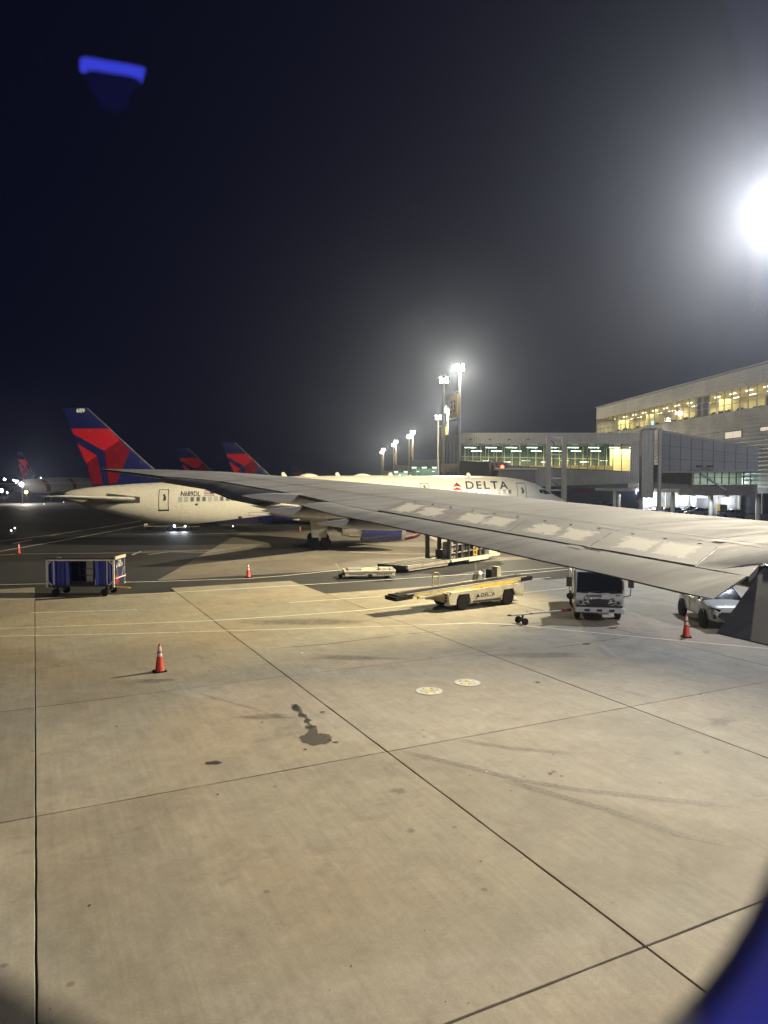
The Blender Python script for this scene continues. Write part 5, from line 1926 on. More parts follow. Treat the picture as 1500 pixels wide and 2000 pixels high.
# ---- traffic cones
def make_cone(label, p, h=0.91):
    t = thing("traffic_cone", label, "traffic cone", (p.x, p.y, p.z), random.uniform(0, 1.5), "orange traffic cones on the apron", h / 0.91)
    MB().slab([(0.19 * cx_ + 0.03 * dx, 0.19 * cy_ + 0.03 * dy) for cx_, cy_, dx, dy in ((1, 1, 0, -1), (1, 1, -1, 0), (-1, 1, 1, 0), (-1, 1, 0, -1), (-1, -1, 0, 1), (-1, -1, 1, 0), (1, -1, -1, 0), (1, -1, 0, 1))], 0.002, 0.04).build("base", BLACK, t)
    def rr(z):
        return 0.145 - (z - 0.04) * 0.118 / 0.87
    MB().lathe([(rr(0.04) + 0.02, 0.04), (rr(0.09), 0.09), (rr(0.5), 0.5), (rr(0.88), 0.88), (rr(0.9) * 0.7, 0.91), (0.0, 0.905)], 24).build("cone_body", ORANGE, t, smooth=True)
    for z0, z1 in ((0.50, 0.60), (0.67, 0.82)):
        MB().lathe([(rr(z0) + 0.001, z0), (rr(z0) + 0.004, z0 + 0.003), (rr(z1) + 0.004, z1 - 0.003), (rr(z1) + 0.001, z1)], 24).build("reflective_band", REFLECT, t, smooth=True)
    return t


make_cone("orange cone standing alone on the near slabs, largest of the cones", gp(312, 1311.5))
make_cone("orange cone on the dark lane between the cart and the low trailer", gp(485, 1127.5))
make_cone("orange cone in shade before the white SUV", gp(1340, 1244))
make_cone("small orange cone on dark asphalt left of the baggage cart", gp(37, 1081))
make_cone("tiny orange cone under the parked jet left of its wheels", gp(586, 1039), 0.75)

# ---- curtain-sided baggage cart
bc = thing("baggage_cart", "blue curtain-sided baggage cart with dark roof and printed end panel", "baggage cart", (-18.15, 38.05, 0), R(0.5))
CL, CW, Z0, Z1 = 3.62, 1.55, 0.62, 2.02
MB().box(0, CL, 0, CW, Z0 - 0.08, Z0).build("floor", DARKMETAL, bc, bevel=0.01)
MB().box(-0.06, CL + 0.06, -0.06, CW + 0.06, Z1, Z1 + 0.07).build("roof", DARKMETAL, bc, bevel=0.02)
for x in (0.03, CL - 0.03):
    for y in (0.0, CW):
        MB().bar((x, y, Z0 - 0.1), (x, y, Z1), 0.09).build("corner_post", REFLECT, bc)
for y in (-0.005, CW + 0.005):
    MB().bar((0, y, Z1 - 0.04), (CL, y, Z1 - 0.04), 0.08).build("top_rail", REFLECT, bc)
    MB().bar((0, y, Z0 - 0.03), (CL, y, Z0 - 0.03), 0.07).build("bottom_rail", DARKMETAL, bc)
for x, sx in ((0.05, 1), (CL - 0.05, -1)):
    for z, sz in ((Z1 - 0.05, -1), (Z0 + 0.0, 1)):
        MB().bar((x, -0.03, z + sz * 0.24), (x + sx * 0.24, -0.03, z), 0.06, 0.04).build("corner_brace", REFLECT, bc)


def curtain(x0, x1, y, parent, amp=0.085, waves=4.0):
    n = 40
    rs = []
    for z in (Z0 + 0.02, Z0 + 0.5, Z0 + 0.95, Z1 - 0.06):
        row = []
        for i in range(n + 1):
            u = i / n
            row.append((x0 + (x1 - x0) * u, y + amp * math.sin(2 * math.pi * waves * u + z * 0.8) * (0.5 + 0.5 * math.sin(7 * u + 1)) + 0.01 * math.sin(31 * u), z))
        rs.append(row)
    return MB().rings(rs, cap=False, close=False).build("curtain", CURTAIN, parent, smooth='all')


curtain(0.08, 1.34, 0.05, bc, waves=3.5)
curtain(2.44, CL - 0.08, 0.05, bc, waves=3.2)
curtain(0.08, 1.50, CW - 0.05, bc, waves=4)
curtain(2.30, CL - 0.08, CW - 0.05, bc, waves=3)
for x in (0.36, 2.60, 3.22):
    MB().box(x, x + 0.05, -0.012, 0.0, Z0 + 0.03, Z1 - 0.08).build("curtain_strap", REFLECT, bc)
MB().bar((1.34, CW - 0.12, 1.36), (2.44, CW - 0.12, 1.36), 0.04).build("shelf_rail", GALV, bc)
MB().bar((1.34, CW - 0.12, 0.98), (2.44, CW - 0.12, 0.98), 0.03).build("shelf_rail", GALV, bc)
# end panel with print
ep = MB().box(CL + 0.02, CL + 0.045, 0.07, CW - 0.07, Z0 + 0.02, Z1 - 0.06).build("end_panel", NAVY, bc)
MB().box(-0.045, -0.02, 0.07, CW - 0.07, Z0 + 0.02, Z1 - 0.06).build("end_panel", DARKMETAL, bc)
lettering("lettering", "DELTA", 0.26, LETTERW, ep, (CL + 0.05, 0.40, 1.58), (0, 1, 0), (0, 0, 1), 0.006)
lettering("lettering", "7070", 0.17, LETTERW, ep, (CL + 0.05, 0.55, 1.80), (0, 1, 0), (0, 0, 1), 0.006)
MB().add([(CL + 0.05, 0.20, 1.56), (CL + 0.05, 0.34, 1.56), (CL + 0.05, 0.27, 1.74)], [(0, 1, 2)]).build("emblem", LETTERW, ep)
MB().add([(CL + 0.05, 0.10, 0.66), (CL + 0.05, 0.62, 0.66), (CL + 0.05, 0.30, 1.28), (CL + 0.05, 0.10, 1.1)], [(0, 1, 2, 3)]).build("red_print", RED, ep)
for y0, y1 in ((0.22, 0.5), (1.32, 0.95)):
    MB().bar((CL + 0.055, y0, 1.5), (CL + 0.055, y1, 0.95), 0.03, 0.012).build("white_print", LETTERW, ep)
MB().bar((CL + 0.06, 0.05, 0.98), (CL + 0.06, CW - 0.02, 0.98), 0.05).build("end_rail", REFLECT, bc)
MB().bar((CL + 0.03, 0.0, Z1 + 0.06), (CL + 0.03, CW + 0.04, Z1 + 0.06), 0.10, 0.16).build("end_cap", CREAM, bc)
MB().bar((0.5, 0.1, Z1 + 0.09), (0.75, 0.1, Z1 + 0.09), 0.05).build("roof_scrap", REFLECT, bc)
for x in (0.42, 3.05):
    for y in (0.12, CW - 0.12):
        wheel(bc, x, y, 0.21, 0.15, name="wheel", hub=DARKMETAL)
    MB().bar((x, 0.1, 0.25), (x, CW - 0.1, 0.25), 0.08).build("axle", DARKMETAL, bc)
    MB().bar((x, 0.4, 0.25), (x, 0.4, Z0 - 0.06), 0.09).bar((x, CW - 0.4, 0.25), (x, CW - 0.4, Z0 - 0.06), 0.09).build("axle_mount", DARKMETAL, bc)
MB().bar((-0.02, CW / 2, 0.42), (0.5, CW / 2, 0.5), 0.08).build("rear_coupling", DARKMETAL, bc)
MB().bar((CL - 0.4, CW / 2, 0.45), (CL + 0.55, CW / 2, 0.38), 0.07).build("draw_bar", YELLOW, bc)
MB().tube([(CL + 0.5 + 0.1 * math.cos(a), CW / 2 + 0.1 * math.sin(a), 0.38) for a in [k * math.pi / 6 for k in range(13)]], 0.02, 6).build("tow_eye", YELLOW, bc)
MB().tube([(0.42 + 0.36 * math.cos(a), CW / 2 + 0.36 * math.sin(a), 0.45) for a in [k * math.pi / 8 for k in range(17)]], 0.03, 6).build("turntable_ring", GALV, bc)

# ---- belt loader
BLX, BLY, BYAW = 4.55, 35.55, R(33)
bl = thing("belt_loader", "cream belt loader with long yellow-framed conveyor and driver seat", "belt loader", (BLX, BLY, 0), BYAW)
# local x along the conveyor (raised end +x), camera side -y
hw = 0.98
sidep = [(-2.35, 0.34), (-1.95, 0.30), (-1.92, 0.55), (-1.80, 0.78), (-1.15, 0.78), (-1.02, 0.30), (0.95, 0.30), (1.08, 0.80), (1.74, 0.80), (1.86, 0.42), (2.40, 0.36), (2.45, 0.98), (1.9, 1.04), (-2.2, 0.90), (-2.42, 0.70)]
MB().prism(sidep, -hw, -hw + 0.06).build("side_panel", CREAM, bl, bevel=0.01)
MB().prism(sidep, hw - 0.06, hw).build("side_panel", CREAM, bl, bevel=0.01)
MB().box(-2.35, 2.38, -hw + 0.07, hw - 0.07, 0.45, 0.80).build("chassis", DARKMETAL, bl)
MB().box(-2.41, -2.30, -hw + 0.07, hw - 0.07, 0.40, 0.86).build("front_panel", CREAM, bl, bevel=0.02)
MB().box(2.36, 2.44, -hw + 0.07, hw - 0.07, 0.40, 0.96).build("rear_panel", CREAM, bl, bevel=0.02)
for z in (0.50, 0.64, 0.78):
    MB().box(-2.43, -2.395, -hw + 0.14, -hw + 0.30, z - 0.045, z + 0.045).build("lamp", DARKMETAL, bl)
MB().box(-0.92, 0.86, -hw - 0.03, -hw + 0.02, 0.32, 0.42).build("step", DARKMETAL, bl)
MB().box(-2.2, 2.3, -hw + 0.05, hw - 0.05, 0.84, 0.90).build("deck", CREAM, bl)
for x in (-1.48, 1.41):
    for y in (-hw + 0.14, hw - 0.14):
        wheel(bl, x, y, 0.40, 0.26, hub=GALV)
lettering("lettering", "DELTA", 0.27, LETTER, bl, (-0.42, -hw - 0.016, 0.56), (1, 0, 0), (0, 0, 1), 0.006, space=1.15)
MB().add([(-0.72, -hw - 0.016, 0.56), (-0.50, -hw - 0.016, 0.56), (-0.61, -hw - 0.016, 0.76)], [(0, 1, 2)]).build("emblem", LETTER, bl)
PALEYEL = paint("equipment_pale_yellow", (0.66, 0.52, 0.20), 0.5, dirt=0.5, scale=1.8)
# conveyor
ca, cb = Vector((-4.95, 0, 0.80)), Vector((3.55, 0, 1.16))
u = (cb - ca).normalized()
nrm = Vector((-u.z, 0, u.x))


def cv(s, y, h):
    p = ca + u * s + nrm * h
    return (p.x, y, p.z)


CLn = (cb - ca).length
m = MB()
MB().add([cv(0.1, -0.38, 0.10), cv(CLn - 0.9, -0.38, 0.10), cv(CLn - 0.9, 0.38, 0.10), cv(0.1, 0.38, 0.10), cv(0.1, -0.38, -0.02), cv(CLn - 0.9, -0.38, -0.02), cv(CLn - 0.9, 0.38, -0.02), cv(0.1, 0.38, -0.02)], [(0, 1, 2, 3), (7, 6, 5, 4), (0, 4, 5, 1), (1, 5, 6, 2), (2, 6, 7, 3), (3, 7, 4, 0)]).build("belt", BLACK, bl)
for y in (-0.44, 0.44):
    MB().bar(cv(0.9, y, 0.02), cv(CLn - 0.7, y, 0.02), 0.07, 0.13).build("conveyor_rail", PALEYEL if y < 0 else CREAM, bl)
    MB().bar(cv(0.5, y * 0.99, 0.12), cv(CLn - 0.4, y * 0.99, 0.12), 0.05, 0.04).build("edge_strip", GALV, bl)
MB().cyl(cv(0.08, -0.40, 0.03), cv(0.08, 0.40, 0.03), 0.09, None, 12).build("end_roller", BLACK, bl)
MB().box(-0.5, 0.5, -0.46, 0.46, -0.13, 0.06, Matrix.Translation(ca + u * 0.35) @ Matrix.Rotation(-math.atan2(u.z, u.x), 4, 'Y')).build("nose_bumper", BLACK, bl, bevel=0.03)
MB().box(-0.5, 0.35, -0.48, 0.48, -0.12, 0.10, Matrix.Translation(ca + u * (CLn - 0.35)) @ Matrix.Rotation(-math.atan2(u.z, u.x), 4, 'Y')).build("end_bumper", BLACK, bl, bevel=0.03)
MB().bar(cv(CLn - 0.02, -0.46, 0.0), cv(CLn - 0.02, 0.46, 0.0), 0.10, 0.10).build("red_marker", RED, bl)
MB().bar(cv(1.2, -0.52, -0.12), cv(4.4, -0.55, -0.04), 0.06, 0.09).build("lift_arm", CREAM, bl)
MB().bar(cv(4.0, -0.52, -0.10), cv(7.2, -0.52, -0.08), 0.06, 0.07).build("lift_arm", YELLOW, bl)
MB().cyl(cv(1.0, -0.56, -0.12), cv(3.2, -0.56, -0.02), 0.035, None, 8).build("hydraulic_ram", GALV, bl)
for s in (1.1, 2.6, 3.6, 5.0):
    MB().cyl(cv(s, -0.62, -0.08), cv(s, -0.48, -0.08), 0.06, None, 10).build("pivot_pin", YELLOW, bl)
# handrails
MB().tube([(-2.1, 0.7, 0.9), (-2.1, 0.7, 1.55), (-2.0, 0.7, 1.68), (-1.75, 0.7, 1.68), (-1.68, 0.7, 1.55), (-1.68, 0.7, 0.9)], 0.028, 8).build("handrail", YELLOW, bl, smooth=True)
MB().cyl((0.62, 0.66, 0.9), (0.62, 0.66, 2.05), 0.028, None, 8).build("whip_pole", CREAM, bl)
# driver's place
st_ = MB().box(1.28, 1.72, 0.50, 0.92, 1.02, 1.16).build("seat", BLACK, bl, bevel=0.04)
MB().box(1.40, 1.55, 0.50, 0.92, 1.14, 1.62, Matrix.Translation((0.12, 0, 0))).build("seat_back", BLACK, st_, bevel=0.05)
MB().tube([(1.12 + 0.02 * math.cos(a), 0.71 + 0.17 * math.cos(a), 1.42 + 0.17 * math.sin(a)) for a in [k * math.pi / 8 for k in range(17)]], 0.018, 6).build("steering_wheel", BLACK, bl)
MB().bar((0.98, 0.71, 0.95), (1.12, 0.71, 1.42), 0.06).build("steering_column", DARKMETAL, bl)
MB().prism([(0.62, 0.9), (0.66, 1.30), (0.74, 1.42), (0.92, 1.42), (0.98, 1.3), (1.0, 0.9)], 0.52, 0.94).build("console", GALV, bl, bevel=0.03)
MB().cyl((0.82, 0.73, 1.44), (0.82, 0.50, 1.50), 0.11, 0.12, 12).build("work_lamp", REFLECT, bl)
MB().prism([(1.95, 1.0), (1.95, 1.60), (2.02, 1.74), (2.16, 1.74), (2.24, 1.60), (2.26, 1.25), (2.5, 1.05), (2.5, 1.0)], 0.50, 0.95).build("engine_cowl", CREAM, bl, bevel=0.03)

# ---- low trailer with upright tow bar
lt = thing("equipment_trailer", "low cream flat trailer with upright tow bar left of the loader deck", "trailer", (-2.55, 45.3, 0), R(8))
MB().box(0.05, 3.3, 0, 1.5, 0.16, 0.42).build("chassis", CREAM, lt, bevel=0.03)
MB().box(0.0, 3.35, -0.04, 1.54, 0.42, 0.52).build("deck", CREAM, lt, bevel=0.02)
MB().box(0.25, 1.15, 0.2, 1.3, 0.52, 0.62).build("tread_plate", GALV, lt, bevel=0.02)
MB().box(2.3, 2.9, 0.1, 0.9, 0.52, 0.66).build("hatch", CREAM, lt, bevel=0.02)
MB().box(3.0, 3.28, 0.1, 1.4, 0.52, 0.60).build("tread_plate", GALV, lt)
MB().box(1.55, 1.82, -0.05, -0.01, 0.12, 0.30).build("wheel_well", BLACK, lt)
for k in range(9):
    MB().box(0.35 + k * 0.12, 0.42 + k * 0.12, -0.008, 0.0, 0.26, 0.32).build("vent_slot", DARKMETAL, lt)
for k in range(7):
    MB().box(2.1 + k * 0.15, 2.19 + k * 0.15, -0.008, 0.0, 0.24, 0.33).build("vent_slot", DARKMETAL, lt)
for x in (0.5, 2.8):
    for y in (0.2, 1.3):
        wheel(lt, x, y, 0.17, 0.14, hub=DARKMETAL)
MB().bar((-0.15, 0.7, 0.2), (0.1, 0.7, 0.25), 0.1).build("coupling", DARKMETAL, lt)
MB().bar((-0.05, 0.7, 0.25), (-0.48, 0.7, 0.95), 0.07).build("tow_bar", CREAM, lt)
MB().cyl((-0.2, 0.45, 0.12), (-0.2, 0.95, 0.12), 0.12, None, 12).build("caster", BLACK, lt)

# ---- cargo deck loader
kl = thing("cargo_loader", "long low cargo deck loader with roller deck, ladder and raised frame", "cargo loader", (1.55, 48.5, 0), R(51))
ROLL = paint("roller_steel", (0.30, 0.29, 0.26), 0.4, metal=0.5, dirt=0.6, scale=2)
KD = paint("loader_dirty_cream", (0.26, 0.235, 0.18), 0.55, dirt=0.75, scale=1.8)
LN, WD = 11.2, 2.5
for y in (0.0, WD):
    MB().bar((0, y, 0.38), (LN, y, 0.38), 0.18, 0.22).build("side_rail", KD, kl)
MB().box(0.1, LN - 0.1, 0.1, WD - 0.1, 0.24, 0.40).build("deck_pan", DARKMETAL, kl)
for x in (0.0, 5.1):
    MB().bar((x, 0, 0.36), (x, WD, 0.36), 0.2, 0.24).build("end_beam", DARKMETAL, kl)
rollm = MB().cyl((0, 0.14, 0.44), (0, WD / 2 - 0.05, 0.44), 0.045, None, 8).cyl((0, WD / 2 + 0.05, 0.44), (0, WD - 0.14, 0.44), 0.045, None, 8).mesh("roller", ROLL, smooth=True)
for k in range(26):
    inst("roller", rollm, kl, (0.25 + k * 0.185, 0, 0.0))
for y in (0.62, 1.25, 1.88):
    MB().bar((0.15, y, 0.47), (5.0, y, 0.47), 0.06, 0.06).build("roller_rail", KD, kl)
MB().box(0.2, 5.0, -0.02, 0.06, 0.1, 0.28).build("skirt", KD, kl)
MB().box(5.2, LN, -0.25, 0.15, 0.32, 0.46).build("walkway", CREAM, kl)
MB().box(7.5, 10.4, -0.32, 0.0, 0.18, 0.34).build("walkway_skirt", CREAM, kl)
# raised bridge frame
for x in (6.4, 8.1, 9.7):
    MB().bar((x, 0.12, 0.45), (x, 0.12, 2.1), 0.16, 0.12).build("hose_post", DARKMETAL, kl)
    MB().box(x - 0.25, x + 0.25, 1.2, 1.9, 0.45, 1.0 + 0.2 * (x % 2)).build("equipment_box", DARKMETAL, kl, bevel=0.02)
for z in (0.9, 1.5):
    MB().bar((5.6, 0.18, z), (10.5, 0.18, z + 0.1), 0.07).build("pipe", KD, kl)
for k in range(7):
    MB().bar((5.8 + k * 0.7, 0.02, 2.32), (5.8 + k * 0.7, 0.02, 2.75), 0.04).build("rail_post", CREAM, kl)
for x in (5.6, 7.2, 8.9, 10.5):
    for y in (0.25, WD - 0.25):
        MB().bar((x, y, 0.4), (x, y, 2.15), 0.22, 0.26).build("upright", DARKMETAL, kl)
MB().box(5.4, 10.9, 0.1, WD - 0.1, 2.15, 2.32).build("upper_deck", KD, kl)
for x in (5.6, 6.3, 7.0, 7.7, 8.4, 9.1, 9.8, 10.5):
    MB().cyl((x, 0.15, 2.36), (x, WD - 0.15, 2.36), 0.05, None, 8).build("roller", ROLL, kl)
for (xa, xb) in ((5.7, 8.6), (8.6, 5.7), (8.0, 10.4)):
    MB().bar((xa, 0.4, 0.55), (xb, 0.4, 2.1), 0.14, 0.18).build("scissor_arm", DARKMETAL, kl)
MB().box(6.1, 6.9, 0.35, 1.2, 0.45, 1.7).build("power_pack", KD, kl, bevel=0.03)
MB().box(7.5, 8.4, 0.4, 1.5, 0.45, 1.4).build("tank", DARKMETAL, kl, bevel=0.04)
MB().box(9.2, 10.2, 0.3, 1.6, 0.45, 1.6).build("cabinet", DARKMETAL, kl, bevel=0.03)
ld = MB().bar((8.55, -0.05, 0.45), (8.55, -0.05, 2.6), 0.06).build("ladder", YELLOW, kl)
MB().bar((9.0, -0.05, 0.45), (9.0, -0.05, 2.6), 0.06).build("ladder_stile", YELLOW, ld)
for k in range(6):
    MB().bar((8.55, -0.05, 0.62 + k * 0.30), (9.0, -0.05, 0.62 + k * 0.30), 0.045).build("rung", YELLOW, ld)
MB().tube([(5.4, 0.05, 2.3), (5.4, 0.05, 3.0), (7.0, 0.05, 3.0), (7.0, 0.05, 2.3)], 0.03, 6).build("guard_rail", CREAM, kl)
MB().box(10.9, 12.2, -0.1, 1.0, 0.45, 1.9).build("driver_cab", CREAM, kl, bevel=0.05)
MB().box(11.05, 12.05, -0.115, -0.095, 1.0, 1.75).build("cab_window", VEHGLASS, kl)
MB().box(10.8, 12.4, -0.2, 1.1, 0.3, 0.46).build("cab_step", CREAM, kl)
for x in (5.9, 10.2):
    for y in (0.2, WD - 0.2):
        wheel(kl, x, y, 0.24, 0.24, hub=DARKMETAL)
for x in (1.0, 4.2):
    for y in (0.4, WD - 0.4):
        wheel(kl, x, y, 0.11, 0.2, hub=DARKMETAL)

# ---- white cab-over truck facing the camera
tr = thing("truck", "white cab-over service truck facing the camera under the wing", "truck", (9.45, 31.0, 0), R(-11.5))
# local: -y forward (towards camera), x across
cabsec = [(0.02, 0.55), (0.0, 0.72), (-0.02, 1.25), (0.22, 2.18), (0.36, 2.28), (1.62, 2.28), (1.68, 2.2), (1.68, 0.55)]
m = MB()
rs = []
for x, k in ((-1.06, 0.06), (-1.0, 0.0), (1.0, 0.0), (1.06, 0.06)):
    rs.append([(x, y + (k if y < 0.5 else -k * 0.4), z - (k * 0.5 if z > 2 else 0)) for y, z in cabsec])
m.rings(rs)
cab = m.build("cab", VEHWHITE, tr, smooth=True)


def fr(x, z, o=0.012):
    """point on the cab front"""
    y = 0.0 if z < 1.25 else (z - 1.25) / 0.93 * 0.24
    return (x, y - 0.02 - o, z)


MB().add([fr(-0.93, 1.33), fr(0, 1.27), fr(0.93, 1.33), fr(0.88, 2.12), fr(-0.88, 2.12)], [(0, 1, 2, 3, 4)]).build("windscreen", VEHGLASS, cab)
MB().add([fr(-0.98, 1.28, 0.004), fr(0, 1.22, 0.004), fr(0.98, 1.28, 0.004), fr(0.93, 2.17, 0.004), fr(-0.93, 2.17, 0.004)], [(0, 1, 2, 3, 4)]).build("windscreen_seal", SEAM, cab)
for x0, x1 in ((-0.62, 0.02), (0.1, 0.72)):
    MB().bar(fr(x0, 1.31, 0.03), fr(x1, 1.36, 0.03), 0.025).build("wiper", SEAM, cab)
# moulded grille
for z, w_, h_ in ((0.98, 0.50, 0.035), (0.88, 0.46, 0.05), (0.79, 0.60, 0.03)):
    MB().add([fr(-w_, z + h_), fr(-w_ + 0.1, z - h_), fr(w_ - 0.1, z - h_), fr(w_, z + h_)], [(0, 1, 2, 3)]).build("grille_slot", SEAM, cab)
for sx in (-1, 1):
    MB().add([fr(sx * 0.94, 0.98), fr(sx * 0.66, 0.94), fr(sx * 0.62, 0.80), fr(sx * 0.94, 0.78)], [(0, 1, 2, 3)]).build("headlamp", METAL, cab)
    MB().lathe([(0.075, -0.05), (0.06, 0.0), (0.0, 0.01)], 12, axis='y', c=(sx * 0.80, -0.045, 0.86)).build("lamp_lens", VEHGLASS, cab)
    MB().add([fr(sx * 0.66, 1.0), fr(sx * 0.52, 0.97), fr(sx * 0.55, 0.92), fr(sx * 0.66, 0.93)], [(0, 1, 2, 3)]).build("side_slot", SEAM, cab)
    MB().add([fr(sx * 0.64, 0.88), fr(sx * 0.50, 0.86), fr(sx * 0.53, 0.80), fr(sx * 0.62, 0.80)], [(0, 1, 2, 3)]).build("side_slot", SEAM, cab)
    MB().bar((sx * 1.0, 0.02, 1.12), (sx * 1.28, -0.12, 1.22), 0.035).build("mirror_arm", SEAM, cab)
    MB().bar((sx * 1.28, -0.12, 1.22), (sx * 1.30, -0.12, 1.60), 0.03).build("mirror_arm", SEAM, cab)
    MB().box(sx * 1.30 - 0.12, sx * 1.30 + 0.12, -0.16, -0.08, 1.55, 1.98).build("mirror", VEHDARK, cab, bevel=0.02)
    MB().add([(sx * 1.068, 0.5, 1.3), (sx * 1.068, 1.35, 1.3), (sx * 1.062, 1.3, 2.08), (sx * 1.062, 0.6, 2.08)], [(0, 1, 2, 3)]).build("side_window", VEHGLASS, cab)
    wheel(tr, sx * 0.88, 0.95, 0.39, 0.24, axis='x', hub=VEHWHITE)
    wheel(tr, sx * 0.82, 4.3, 0.39, 0.4, axis='x', hub=VEHWHITE)
MB().prism([(-1.05, 0.42), (1.05, 0.42), (1.06, 0.66), (-1.06, 0.66)], -0.16, 0.25).build("bumper", VEHWHITE, tr, bevel=0.05)
for x in (-0.52, 0.0, 0.52):
    MB().box(x - 0.11, x + 0.11, -0.172, -0.155, 0.49, 0.59).build("bumper_slot", SEAM, tr)
MB().box(0.12, 0.52, -0.13, -0.11, 0.24, 0.36).build("number_plate", REFLECT, tr)
MB().box(-0.98, 0.98, -0.05, 0.3, 0.66, 0.74).build("bumper_gap", SEAM, tr)
lettering("lettering", "FLAMMABLE", 0.115, LETTER, cab, (-0.56, -0.045, 1.12), (1, 0, 0), (0, 0, 1), 0.004, space=1.1)
pl = MB().box(-0.60, -0.30, -0.05, -0.035, 1.0, 1.09).build("placard", LETTERW, cab)
MB().box(-0.615, -0.285, -0.047, -0.030, 0.99, 1.10).build("placard_frame", DRED, cab)
lettering("lettering", "474", 0.10, LETTER, pl, (-0.55, -0.056, 1.01), (1, 0, 0), (0, 0, 1), 0.004)
lettering("lettering", "514", 0.10, LETTER, cab, (0.70, -0.045, 1.17), (1, 0, 0), (0, 0, 1), 0.004)
lettering("lettering", "NPR", 0.08, LETTER, cab, (0.48, -0.045, 1.01), (1, 0, 0), (0, 0, 1), 0.003)
MB().box(-0.05, 0.09, -0.05, -0.03, 1.03, 1.06).build("badge", METAL, cab)
MB().box(-0.42, 0.42, 0.3, 5.6, 0.5, 0.68).build("frame", DARKMETAL, tr)
MB().box(-0.98, 0.98, 2.05, 5.7, 0.72, 1.75).build("cargo_body", VEHWHITE, tr, bevel=0.03)
MB().box(-1.02, 1.02, 1.8, 1.95, 0.6, 1.9).build("headboard", DARKMETAL, tr, bevel=0.02)
for x in (-1.04, -0.94):
    MB().bar((x, 1.72, 0.6), (x, 1.72, 2.3), 0.06).build("grab_pole", GALV, tr)
MB().lathe([(0.0, -0.12), (0.16, -0.12), (0.16, 0.12), (0, 0.12)], 14, axis='y', c=(-1.18, 1.2, 0.95)).build("hose_reel", DARKMETAL, tr)
MB().bar((-1.06, 1.2, 0.95), (-1.18, 1.2, 0.95), 0.06).build("reel_bracket", DARKMETAL, tr)

